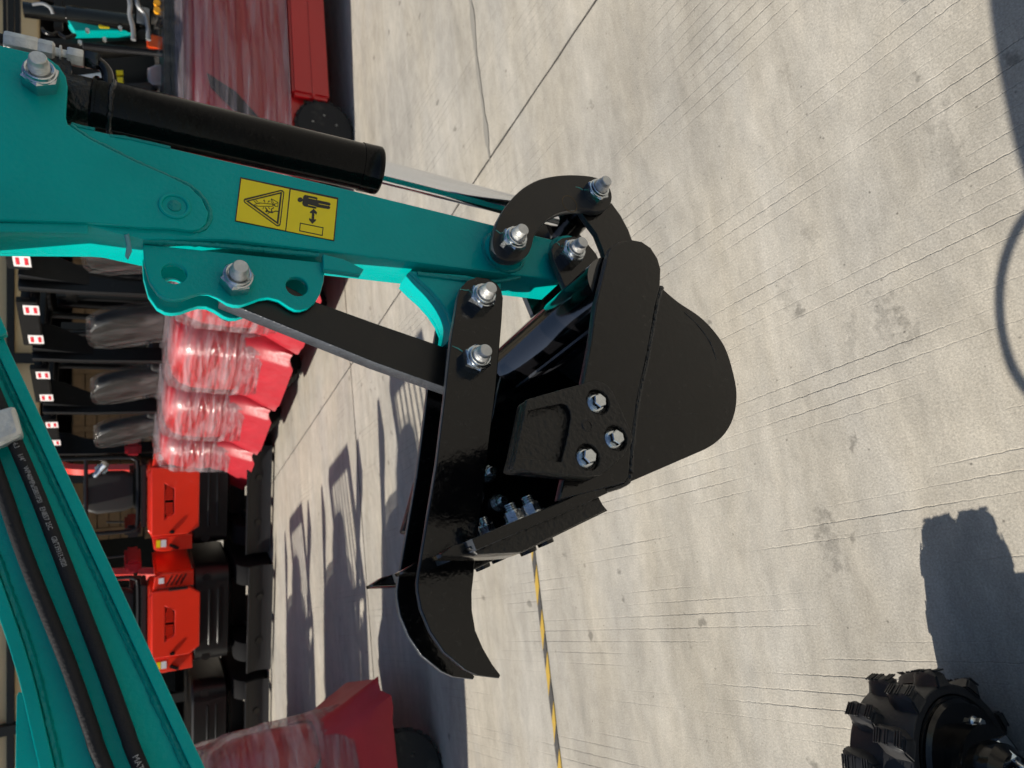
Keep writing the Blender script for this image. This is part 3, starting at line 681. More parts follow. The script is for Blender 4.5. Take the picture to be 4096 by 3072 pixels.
# ---- bucket
BN, BF = 0.602, 0.855                              # inner faces of the two sides
side_px = [(2429, 1030), (2446, 988), (2480, 968), (2527, 962), (2568, 971), (2602, 995), (2629, 1036), (2641, 1076), (2639, 1144), (2710, 1205), (2800, 1266), (2862, 1330), (2908, 1405), (2942, 1527), (2947, 1603),
           (2934, 1672), (2904, 1730), (2862, 1772), (2819, 1798), (2515, 1930), (2410, 1982), (2300, 2030), (2237, 1995), (2258, 1906), (2334, 1527), (2364, 1368), (2385, 1212)]
side_px = side_px[:9] + [(v.x, v.y) for v in catmull([Vector((a, b, 0)) for a, b in side_px[8:19]], 4, False)][1:] + side_px[19:]
bucket = pl('bucket', side_px, 0.597, 0.007, M['black'], exc, bev=0.001)
so_ = px(side_px, 0.597)
plate('side_plate', [so_], BF, 0.007, M['black'], bucket, BASE, 0.001)
dbl_px = [(2429, 1030), (2446, 986), (2480, 965), (2527, 958), (2568, 966), (2604, 990), (2632, 1034), (2644, 1076), (2641, 1146), (2622, 1219), (2588, 1415), (2549, 1594), (2528, 1738), (2515, 1906), (2500, 1930), (2237, 1998), (2258, 1906), (2334, 1527), (2364, 1368), (2385, 1212), (2422, 1063)]
pl('side_doubler', dbl_px, 0.586, 0.011, M['black'], bucket, bev=0.0018)
plate('side_doubler', [px(dbl_px, 0.586)], BF + 0.007, 0.011, M['black'], bucket, BASE, 0.0018)
wpx([(2645, 1150), (2626, 1225), (2592, 1415), (2553, 1594), (2532, 1738), (2519, 1906)], 0.5965, 0.0045, M['black_weld'], bucket)
wpx([(2519, 1900), (2500, 1935), (2400, 1968)], 0.592, 0.004, M['black_weld'], bucket)
# shell
sh_px = [(2490, 985), (2560, 1000), (2620, 1080), (2639, 1146), (2710, 1207), (2800, 1268), (2862, 1332), (2906, 1407), (2940, 1529), (2944, 1603), (2931, 1670), (2902, 1727), (2860, 1769), (2817, 1795), (2515, 1927), (2410, 1979), (2240, 2055), (2000, 2152)]
shl = [Vector((*U(x, y, 0.600), 0)) for x, y in sh_px[3:]]
shl = catmull(shl, 4, False)
strip('shell', shl, -0.007, BN, BF - BN, M['black'], bucket)
# torque tube across the top
tc_ = U(2452, 1135, 0.600)
link('cross_tube', rod_mesh('cross_tube', loc3(tc_[0], BN - .002, tc_[1]), loc3(tc_[0], BF + .002, tc_[1]), [(0, .036), (1, .036)], 48), M['black_tube'], bucket)
bk = [Vector((*U(x, y, 0.600), 0)) for x, y in [(2452, 1230), (2520, 1215), (2600, 1180), (2645, 1150)]]
strip('back_plate', bk, -0.006, BN, BF - BN, M['black'], bucket)
# pin lugs that carry the bucket
lug_px = z4([(1335, 740), (1352, 700), (1400, 668), (1470, 655), (1540, 690), (1600, 760), (1640, 850), (1655, 800), (1640, 740), (1600, 640), (1540, 560), (1500, 500), (1560, 470), (1690, 460), (1745, 535), (1790, 620), (1815, 690), (1790, 900),
             (1700, 1000), (1560, 1020), (1450, 1035), (1345, 790)])
lgo = px(lug_px, 0.681)
for p0 in (0.6805, 2 * CP - 0.6805 - 0.010):
    lg = plate('pin_lug', [lgo], p0, 0.010, M['black'], bucket, BASE, 0.0012)
    if p0 < .7: pin_nut(2305, 994, 0.6805, lg, 25); pen([(2224, 970), (2234, 974), (2238, 984)], 0.6805, lg)
c4 = U(2330, 985, .69); c2 = U(2380, 800, .69)
# cutting edge and teeth
lipn = [Vector((*U(x, y, 0.604), 0)) for x, y in [(2400, 1985), (2231, 2062), (2047, 2140), (1880, 2212)]]
strip('cutting_edge', lipn, -0.011, BN - 0.012, BF - BN + 0.024, M['black'], bucket)
tooth_px = [(2394, 1984), (2408, 2000), (2426, 2042), (2085, 2208), (2000, 2215), (1776, 2224), (1771, 2212), (1778, 2206), (1822, 2178), (2047, 2096), (2240, 2024)]
tooth_px = [(2396, 2005), (2428, 2044), (2085, 2212), (1990, 2219), (1777, 2224), (1770, 2212), (1820, 2178), (1960, 2148), (2100, 2104), (2240, 2050)]
to_ = px(tooth_px, 0.604)
pl('side_lip', [(2390, 1978), (2424, 2040), (2085, 2208), (1910, 2218), (1880, 2190), (2047, 2100), (2231, 2020)], 0.596, 0.012, M['black_cast'], bucket)
TEETH = (0.602, 0.7085, 0.815)
for p0 in TEETH:
    t_me = curve_mesh('tooth', [to_], 0.020, 0.0015)
    t_me.transform(Matrix(((1, 0, 0, -BASE[0]), (0, 0, -1, p0 + 0.020 - BASE[1]), (0, 1, 0, 0), (0, 0, 0, 1))))
    tip = Vector((to_[4][0] - BASE[0], p0 + .02 - BASE[1], to_[4][1]))
    for v in t_me.vertices:                        # narrow towards the tip
        f = max(0.0, 1 - (v.co - tip).length / 0.09); v.co.y = tip.y + (v.co.y - tip.y) * (1 - 0.45 * f)
    link('tooth', t_me, M['black'], bucket)
# bolts that hold teeth: nuts inside, heads below
NUTS = join_meshes('nut', [hex_prof(0.0098, 0.0, -0.009, 0.0015), lathe_mesh('c', [(-.008, .0086), (-.0115, .0082), (-.0118, .006)], 24), lathe_mesh('d', [(y, r) for i in range(5) for y, r in ((-.009 - i * .0022, .0060), (-.0101 - i * .0022, .0053))], 20), lathe_mesh('e', [(.0, .0125), (-.002, .0125)], 24)])
NUTS.materials.append(M['zinc']); smooth(NUTS, 25)
lipdir = (lipn[0] - lipn[-1]).normalized(); up2 = Vector((-lipdir.y, lipdir.x, 0))
if up2.y < 0: up2 = -up2
upv = Vector((up2.x, 0, up2.y))
qrot = Vector((0, -1, 0)).rotation_difference(upv).to_euler()
for p0 in TEETH:
    for (x, y) in ((2168, 2040), (2098, 2072)):
        q, z = U(x, y, 0.604)
        o = bpy.data.objects.new('nut', NUTS); COL.objects.link(o); o.parent = bucket; o.rotation_euler = qrot; o.location = loc3(q, p0 + .02, z)
        b_ = link('bolt_head', rod_mesh('bolt_head', loc3(q, p0 + .02, z) - upv * 0.020, loc3(q, p0 + .02, z) - upv * 0.033, [(0, .010), (1, .0085)], 16), M['black'], bucket)
# side cutters with three bolts each
def zs(pts): return [(2000 + a * .3014, 1450 + b * .3014) for a, b in pts]
cut_px = zs([(362, 488), (870, 340), (1230, 245), (1300, 243), (1370, 262), (1440, 310), (1500, 385), (1600, 600), (1700, 820), (1758, 950), (1766, 1010), (1750, 1070), (1640, 1240), (1410, 1450), (1330, 1495), (1150, 1512), (215, 1420), (172, 1398), (166, 1370), (210, 1200), (300, 750), (345, 520)])
bolts = [(1305, 520), (1540, 1002), (1170, 1252)]
CN = 0.564
pock = zs([(378, 640), (560, 600), (820, 545), (880, 570), (925, 640), (938, 720), (900, 960), (850, 1180), (815, 1318), (240, 1262), (300, 950)])
cut = pl('side_cutter', cut_px, CN + .006, 0.016, M['black_cast'], bucket, bev=0.003, at=CN)
cut['label'] = 'cast black side cutter bolted on with three zinc bolts'
bc = [U(*zs([b])[0], CN) for b in bolts]
plate('cutter_rim', [px(cut_px, CN), px(pock, CN)] + [circle(c, 0.0138, 28) for c in bc], CN, 0.0062, M['black_cast'], cut, BASE, 0.0012)
plate('side_cutter', [px(cut_px, CN)], BF + 0.018, 0.018, M['black_cast'], bucket, BASE, 0.003)
pz = U(*zs([(1155, 840)])[0], CN)
link('casting_mark', lathe_mesh('casting_mark', [(0, .0068), (-.0008, .0052), (-.0002, .0050)], 24), M['black_cast'], cut, loc=loc3(pz[0], CN, pz[1]))
BOLT = join_meshes('bolt', [hex_prof(0.0079, 0.0, -0.0092, 0.0010), lathe_mesh('f', [(0.001, .0108), (-.0012, .0108), (-.0030, .0085), (-.0032, .006)], 32)])
BOLT.materials.append(M['zinc']); smooth(BOLT, 25)
for c, rt, tx in zip(bc, (12, 2, 20), (('8.8', 'SD'), ('8.8', 'SD'), ('8.8', 'CB'))):
    o = bpy.data.objects.new('bolt', BOLT); COL.objects.link(o); o.parent = cut; o.location = loc3(c[0], CN + .0055, c[1]); o.rotation_euler = (0, R(rt), 0)
    for k_, s_t in enumerate(tx):
        tm = text_mesh('bolt_mark', s_t, 0.0048); w_ = max(v.co.x for v in tm.vertices)
        ry = Matrix.Rotation(R(-60 if rt != 2 else -90), 4, 'Y')
        tm.transform(ry @ Matrix(((1, 0, 0, -w_ / 2), (0, 0, -1, 0), (0, 1, 0, 0.001 if k_ == 0 else -0.0045), (0, 0, 0, 1))))
        tm.materials.append(M['white_label']); to2 = bpy.data.objects.new('bolt_mark', tm); COL.objects.link(to2); to2.parent = cut
        to2.location = loc3(c[0], CN + .0055 - .0093, c[1])
for (x, y) in ((1993, 2013), (1949, 1896), (1900, 1990)):
    o = bpy.data.objects.new('nut', NUTS); COL.objects.link(o); o.parent = bucket; o.location = at3(x, y, BF - .001)
# paint seams on the side
wpx([(2556, 1668), (2640, 1662), (2740, 1655), (2812, 1655)], 0.5975, 0.0008, M['black_weld'], bucket)
wpx([(2738, 1250), (2790, 1300), (2840, 1370), (2870, 1455)], 0.5972, 0.0014, M['ink'], bucket)

# ---- running gear and house
def track(p0, p1, label):
    w = p1 - p0; r = 0.150; c1 = (-0.396, 0.172); c2 = (-1.62, 0.171)
    root = None
    pts = []
    for i in range(25): a = R(90 - 180 * i / 24); pts.append((c1[0] + r * math.cos(a), c1[1] + r * math.sin(a)))
    for i in range(1, 20): pts.append((c1[0] + (c2[0] - c1[0]) * i / 20, c1[1] - r))
    for i in range(25): a = R(270 - 180 * i / 24); pts.append((c2[0] + r * math.cos(a), c2[1] + r * math.sin(a)))
    for i in range(1, 20): pts.append((c2[0] + (c1[0] - c2[0]) * i / 20, c1[1] + r))
    inner = []
    for i in range(len(pts)):
        a, b, c = Vector(pts[i - 1]), Vector(pts[i]), Vector(pts[(i + 1) % len(pts)])
        t = (c - a).normalized(); n = Vector((t.y, -t.x)); inner.append(b + n * 0.018)
    if sum((Vector(q) - Vector((-1.02, .171))).length for q in inner) > sum((Vector(q) - Vector((-1.02, .171))).length for q in pts):
        inner = [2 * Vector(b) - q for b, q in zip(pts, inner)]
    belt = plate('rubber_track', [pts, [tuple(v) for v in inner]], p0, w, M['track'], exc, BASE, 0.003)
    belt['label'] = label
    # lugs: two staggered rows of chunky bars with ribbed faces
    lm = []
    bm = bmesh.new(); bmesh.ops.create_cube(bm, size=1.0)
    bmesh.ops.subdivide_edges(bm, edges=bm.edges[:], cuts=3, use_grid_fill=True)
    for v in bm.verts:                              # a rounded bar, waisted and raked towards the outer edge
        x, y, z = v.co; tp = z + .5; yy = abs(y) * 2
        wx = (0.054 - 0.022 * tp) * (1 - 0.22 * yy * yy) ; v.co = Vector((x * wx + 0.012 * yy * yy * (1 if y > 0 else -1), y * w * (0.56 - 0.07 * tp), z * 0.030 - 0.006 * yy * yy * tp))
    bmesh.ops.bevel(bm, geom=[e for e in bm.edges if e.calc_face_angle(0) > R(50)], offset=0.0035, segments=2, affect='EDGES')
    lug = bm_mesh('lug', bm)
    bm = bmesh.new(); bm.from_mesh(lug); bpy.data.meshes.remove(lug)
    for i in range(11):                             # moulded ribs across the tread face
        if i in (3, 4, 7): continue
        res = bmesh.ops.create_cube(bm, size=1.0)
        for v in res['verts']: v.co = Vector((v.co.x * 0.026 + (i - 5) * .0006, v.co.y * 0.0022 + (i - 5) * w * 0.040, v.co.z * 0.003 + 0.0145))
    lug = bm_mesh('lug', bm); lug.materials.append(M['track']); smooth(lug, 40)
    per = []; tot = 0
    for i in range(len(pts)):
        a, b = Vector(pts[i]), Vector(pts[(i + 1) % len(pts)]); per.append((tot, a, b)); tot += (b - a).length
    nl = 40
    for side in (0, 1):
        for k in range(nl):
            s = tot * ((k + 0.5 * side) % nl) / nl
            for (s0, a, b) in per:
                d = (b - a).length
                if s0 <= s < s0 + d:
                    pos_ = a + (b - a) * ((s - s0) / d); t = (b - a).normalized(); break
            n = Vector((-t.y, t.x));
            if (pos_ - Vector((-1.02, .171))).dot(n) < 0: n = -n
            pos2 = pos_ + n * 0.010
            if pos2.y < 0.014: pos2.y = 0.014
            o = bpy.data.objects.new('track_lug', lug); COL.objects.link(o); o.parent = belt
            zx = Vector((n.x, 0, n.y)); xx = Vector((t.x, 0, t.y)); yy = zx.cross(xx)
            if yy.y < 0: xx = -xx; yy = zx.cross(xx)
            rotm = Matrix((xx, yy, zx)).transposed()
            o.rotation_euler = rotm.to_euler(); o.location = loc3(pos2.x, p0 + w * (0.24 if side == 0 else 0.76), pos2.y)
    # sprocket, roller frame, hydraulic motor
    mid = (p0 + p1) / 2
    spk = link('sprocket', rod_mesh('sprocket', loc3(c1[0], p0 - .012, c1[1]), loc3(c1[0], p1 - .02, c1[1]), [(0, .05), (0, .118), (.05, .125), (.10, .125), (.11, .130), (.4, .1305), (.9, .1305), (1, .10)], 48), M['black'], exc)
    link('idler', rod_mesh('idler', loc3(c2[0], p0 + .02, c2[1]), loc3(c2[0], p1 - .02, c2[1]), [(0, .135), (1, .135)], 32), M['black'], exc)
    link('track_frame', box_mesh('track_frame', loc3(-1.02, mid, 0.175), (1.05, w * .7, 0.16), 0.02), M['dark'], exc)
    return spk
spk = track(0.912, 1.042, 'ribbed black rubber track with chunky lugs at the lower right corner')
track(2 * CP - 1.042, 2 * CP - 0.912, 'ribbed black rubber track on the near side')
mc = U(4130, 3040, 0.91)
link('travel_motor', rod_mesh('travel_motor', loc3(-0.408, 0.83, 0.171), loc3(-0.408, 0.903, 0.171), [(0, .05), (.2, .066), (.5, .07), (.52, .095), (1, .095)], 40), M['black'], exc)
for (x, y) in ((3898, 2895), (3960, 3120), (4180, 2880), (4240, 3080)):
    o = bpy.data.objects.new('bolt', BOLT); COL.objects.link(o); o.parent = spk; o.location = at3(x, y, 0.900); o.scale = (1.25, 1.6, 1.25)
fx = at3(4030, 3005, 0.86)
link('motor_fitting', rod_mesh('motor_fitting', fx + Vector((0, .045, 0)), fx, [(0, .022), (.4, .022), (.45, .028), (1, .026)], 6), M['zinc'], exc)
fx2 = at3(4062, 3050, 0.83)
link('motor_fitting', rod_mesh('motor_fitting', fx2 + Vector((.02, .03, -.012)), fx2, [(0, .013), (1, .012)], 6), M['zinc'], exc)
tube('motor_pipe', catmull([fx2, fx2 + Vector((-.012, -.02, .012)), fx2 + Vector((-.05, -.03, .0)), fx2 + Vector((-.12, -.02, -.05))], 6, False), 0.007, M['zinc'], exc)
# house, seat and floor of the excavator (left of the picture)
house = loft('house', [[loc3(x, y, z) for x, y in rrect(-1.95 + i_, -1.12 - i_, CP - .38 + i_, CP + .38 - i_, .14)] for z, i_ in ((.46, .03), (.50, 0), (.80, 0), (.90, .04))], True, M['teal'], exc)
box('seat', loc3(-1.62, CP, 1.0), (.42, .42, .12), M['seat'], exc, .03); box('seat_back', loc3(-1.82, CP, 1.22), (.10, .40, .42), M['seat'], exc, .03)
box('undercarriage', loc3(-1.02, CP, .30), (.7, .36, .16), M['black'], exc, .02)

# ================================================================== FORKLIFT TRUCKS
def make_forklift():
    t = empty('forklift_truck')
    def ring(z, hw, xr, xf, r): return [Vector((x, y, z)) for x, y in rrect(xr, xf, -hw, hw, r, 6)]
    body = loft('body', [ring(.34, .43, -.64, .20, .16), ring(.44, .455, -.68, .22, .2), ring(.75, .46, -.70, .20, .27), ring(.95, .452, -.69, .16, .29), ring(1.05, .43, -.65, .12, .28), ring(1.10, .39, -.58, .08, .25), ring(1.125, .33, -.48, .02, .2)], True, M['red'], t)
    # loose red cover that flares over the rear wheels
    def flare(z, hw, xr, amp, k):
        out = []
        for i, (x, y) in enumerate(rrect(xr, .02, -hw, hw, .2, 8)):
            a = amp * math.sin(i * 1.7 + k) ; out.append(Vector((x * (1 + a), y * (1 + a), z + amp * .9 * math.sin(i * .9 + k))))
        return out
    loft('cover_skirt', [flare(.62, .462, -.705, 0, 0), flare(.50, .475, -.73, .006, 1), flare(.38, .505, -.79, .012, 1.4), flare(.30, .518, -.825, .018, 1.7), flare(.26, .525, -.845, .022, 1.8), flare(.255, .505, -.82, .02, 1.8)], False, M['red_cover'], t)
    for s in (-1, 1):
        dk = plate('side_stripe', [[(a, b) for a, b in ((-.52, .62), (-.36, .66), (-.20, .80), (-.10, .98), (-.20, .96), (-.36, .80))]], 0, .012, M['dark_plastic'], t, (0, 0), .002)
        dk.location = (0, s * .461 - (.012 if s > 0 else 0), 0)
        box('chassis_side', (.17, s * .47, .30), (.66, .07, .26), M['red'], t, .015)
        box('chassis_rib', (.17, s * .507, .285), (.66, .008, .02), M['red'], t, .003)
    box('floor', (.33, 0, .46), (.5, .9, .06), M['dark_plastic'], t, .01)
    box('dashboard', (.52, 0, .75), (.10, .72, .55), M['red'], t, .04)
    # tyres
    def tyre(x, y, r, w):
        ty = lathe_mesh('tyre', [(-w / 2, r * .62), (-w / 2, r * .90), (-w / 2 * .82, r * .97), (w / 2 * .82, r * .97), (w / 2, r * .90), (w / 2, r * .62)], 48)
        blk = []
        for k in range(22):
            a = 2 * math.pi * k / 22; rot = Matrix.Rotation(a, 3, 'Y')
            for s in (-1, 1): blk.append(box_mesh('b', rot @ Vector((r * .965, s * w * .27, 0)), (r * .07, w * .46, r * .17), .004, rot, 1))
        me = join_meshes('tyre', [ty] + blk); o = link('tyre', me, M['tyre'], t); o.location = (x, y, r)
        rim = lathe_mesh('rim', [(-w * .40, r * .30), (-w * .46, r * .58), (-w * .3, r * .62), (w * .3, r * .62), (w * .46, r * .58), (w * .40, r * .30)], 32)
        link('rim', rim, M['dark'], o)
        for k in range(5):
            a = 2 * math.pi * k / 5; b = lathe_mesh('wheel_nut', [(-w * .5, .010), (w * .5, .010)], 6); b.transform(Matrix.Translation((r * .42 * math.cos(a), 0, r * .42 * math.sin(a)))); link('wheel_nut', b, M['zinc_end'], o)
    for s in (-1, 1): tyre(-.36, s * .40, .21, .16); tyre(.62, s * .42, .27, .2)
    # overhead guard
    TZ = 2.13
    for s in (-1, 1):
        lp = [[(-.30, 1.02), (-.16, 1.02), (-.17, 1.45), (-.12, 1.72), (.0, 1.98), (.02, TZ), (-.24, TZ), (-.27, 1.75)]]
        g = plate('rear_leg', lp, -.025, .05, M['guard'], t, (0, 0), .004); g.location = (0, s * .285, 0); g.rotation_euler = (R(-s * 4.5), 0, 0); g.location.z = .0; g.location.y = s * .395
        tube('front_leg', [(.70, s * .40, .45), (.74, s * .38, 1.2), (.72, s * .31, TZ - .03)], .032, M['guard'], t, 10)
        box('roof_rail', (.26, s * .29, TZ - .03), (1.02, .055, .06), M['guard'], t, .006)
    box('rear_crossbeam', (-.245, 0, TZ - .035), (.05, .60, .13), M['guard'], t, .006)
    box('front_crossbeam', (.75, 0, TZ - .03), (.05, .62, .07), M['guard'], t, .006)
    for k in range(7): box('roof_bar', (.25, -.235 + k * .078, TZ - .02), (.98, .014, .035), M['guard'], t, .002)
    for s in (-1, 1):
        rf = box('reflector', (-.2725, s * .20, TZ - .06), (.004, .12, .10), M['refl_white'], t, .001)
        for dz in (-.025, .025):
            link('reflector_band', box_mesh('reflector_band', (-.2755, s * .20, TZ - .06 + dz), (.003, .075, .022), .001), M['refl_red'], rf)
    # seat under film, steering wheel, mast
    sc_ = loft('seat', [[Vector((x, y, z)) for x, y in rrect(a, b, -c, c, .05)] for z, a, b, c in ((1.11, -.22, .24, .24), (1.22, -.22, .26, .26), (1.25, -.2, .24, .24))], True, M['seat'], t)
    bk_ = loft('backrest', [[Vector((x - (z - 1.2) * .22, y, z)) for x, y in rrect(-.26, -.14, -c, c, .05)] for z, c in ((1.18, .18), (1.35, .21), (1.55, .20), (1.66, .15), (1.69, .09))], True, M['seat'], t)
    loft('seat_film', [[Vector((x - (z - 1.2) * .22, y, z + noise.noise(Vector((x * 9, y * 9, z * 9))) * .02)) for x, y in rrect(-.285, -.11, -c, c, .06, 8)] for z, c in ((1.14, .24), (1.22, .22), (1.35, .235), (1.55, .225), (1.67, .17), (1.715, .10))], True, M['film_seat'], t)
    tube('steering_column', [(.50, .08, .9), (.36, .08, 1.27)], .025, M['dark'], t, 10)
    rg = [Vector((.36, .08, 1.28)) + Matrix.Rotation(R(-25), 3, 'Y') @ Vector((.17 * math.cos(R(a)), .17 * math.sin(R(a)), 0)) for a in range(0, 361, 15)]
    tube('steering_wheel', rg, .013, M['dark'], t, 8)
    for s in (-1, 1):
        box('mast_rail', (.84, s * .26, 1.05), (.10, .07, 1.95), M['guard'], t, .008); box('mast_rail', (.86, s * .17, 1.08), (.08, .05, 1.9), M['dark'], t, .008)
        box('fork', (1.30, s * .22, .07), (.85, .10, .04), M['dark'], t, .01)
    box('mast_bar', (.84, 0, 1.90), (.06, .5, .1), M['guard'], t, .008); box('fork_carriage', (.93, 0, .35), (.06, .75, .4), M['dark'], t, .008)
    tube('lift_cylinder', [(.85, 0, .3), (.85, 0, 1.7)], .035, M['dark'], t, 12)
    # stretch film round the body
    def fr(z, hw, xr, xf):
        out = []
        for (x, y) in rrect(xr, xf, -hw, hw, .28, 24):
            a = noise.noise(Vector((x * 5, y * 5, z * 4))) * .016 + abs(noise.noise(Vector((x * 16, y * 16, z * 22)))) * .018; out.append(Vector((x * (1 + a), y * (1 + a), z + noise.noise(Vector((x * 3, y * 3, 7))) * .02)))
        return out
    lv = [(.44, .497, -.75, .26), (.60, .487, -.735, .25), (.80, .482, -.725, .25), (1.0, .475, -.715, .22), (1.12, .455, -.67, .17), (1.165, .40, -.58, .1)]
    secs = []
    for k in range(len(lv) - 1):
        for f in range(5): secs.append(fr(*[lv[k][c] + (lv[k + 1][c] - lv[k][c]) * f / 5 for c in range(4)]))
    secs.append(fr(*lv[-1])); loft('stretch_film', secs, True, M['film'], t)
    return t
def heading(d): return math.atan2(d[1], d[0])
fk0 = make_forklift()
GR = 'forklifts parked in the yard'
def place_fork(o, guard_mid, hd, label):
    h = Vector((math.cos(hd), math.sin(hd), 0)); o.location = Vector((*guard_mid, 0)) + h * 0.245; o.rotation_euler = (0, 0, hd)
    o['label'] = label; o['category'] = 'forklift'; o['group'] = GR
hd1 = heading((.866, .5)); st = Vector((-.45, .89)) * 1.06
g0 = Vector((.477, 6.58))
labs = ['film wrapped red forklift half hidden behind the teal arm, nearest of the left row', 'film wrapped red forklift whose rounded red rear shows just below the thumb bracket',
        'film wrapped red forklift in the row, second from the mini diggers', 'film wrapped red forklift standing next to the orange red mini diggers']
first = True
for k, lb in zip((-1, 0, 1, 2), labs):
    o = fk0 if first else copy_tree(fk0); first = False
    place_fork(o, g0 + st * k, hd1, lb)
o = copy_tree(fk0); place_fork(o, (1.85, 5.575), R(12), 'large film wrapped red truck with red side beam at the top edge of the picture')
o.name = 'wrapped_truck'; o['category'] = 'truck'; del o['group']; STRETCH = {'body': -.7, 'stretch_film': -.7, 'chassis_side': -.16, 'chassis_rib': -.16}
FRONT = ('dashboard', 'floor', 'mast_rail', 'mast_bar', 'fork', 'fork_carriage', 'lift_cylinder')
for ch in list(o.children):                         # this one has no guard and no skirt, its seat deck is a long wrapped box
    if ch.name.split('.')[0] in ('cover_skirt', 'rear_leg', 'front_leg', 'roof_rail', 'rear_crossbeam', 'front_crossbeam', 'roof_bar', 'reflector', 'seat', 'backrest', 'seat_film', 'steering_wheel', 'steering_column'):
        for g in list(ch.children): bpy.data.objects.remove(g)
        bpy.data.objects.remove(ch); continue
    kind_ = ch.name.split('.')[0]
    if kind_ in STRETCH: ch.scale.x = 2.0; ch.location.x = -STRETCH[kind_]      # longer body than the small forklifts
    elif kind_ in FRONT or (kind_ == 'tyre' and ch.location.x > .3): ch.location.x += 0.95
box('deck_cover', (.25, 0, 1.17), (1.6, .74, .12), M['dark_plastic'], o, .04)
loft('deck_film', [[Vector((x, y, z)) for x, y in rrect(-.57 - e, 1.08 + e, -.39 - e, .39 + e, .08, 8)] for z, e in ((1.09, .03), (1.16, .01), (1.23, .0), (1.26, -.04))], True, M['film_seat'], o)
hd2 = heading((-.91, -.41))
for gm, lb in (((-2.30, 3.85), 'film wrapped red forklift with flared skirt at the lower left edge'), ((-3.06, 5.34), 'forklift standing behind the one at the lower left edge'), ((-3.72, 6.86), 'third forklift of the row, beyond the lower edge of the picture')):
    o = copy_tree(fk0); place_fork(o, gm, hd2, lb)
    if gm[1] > 4:                                   # only the first of this row wears the loose skirt
        for ch in list(o.children):
            if ch.name.startswith('cover_skirt'): bpy.data.objects.remove(ch)

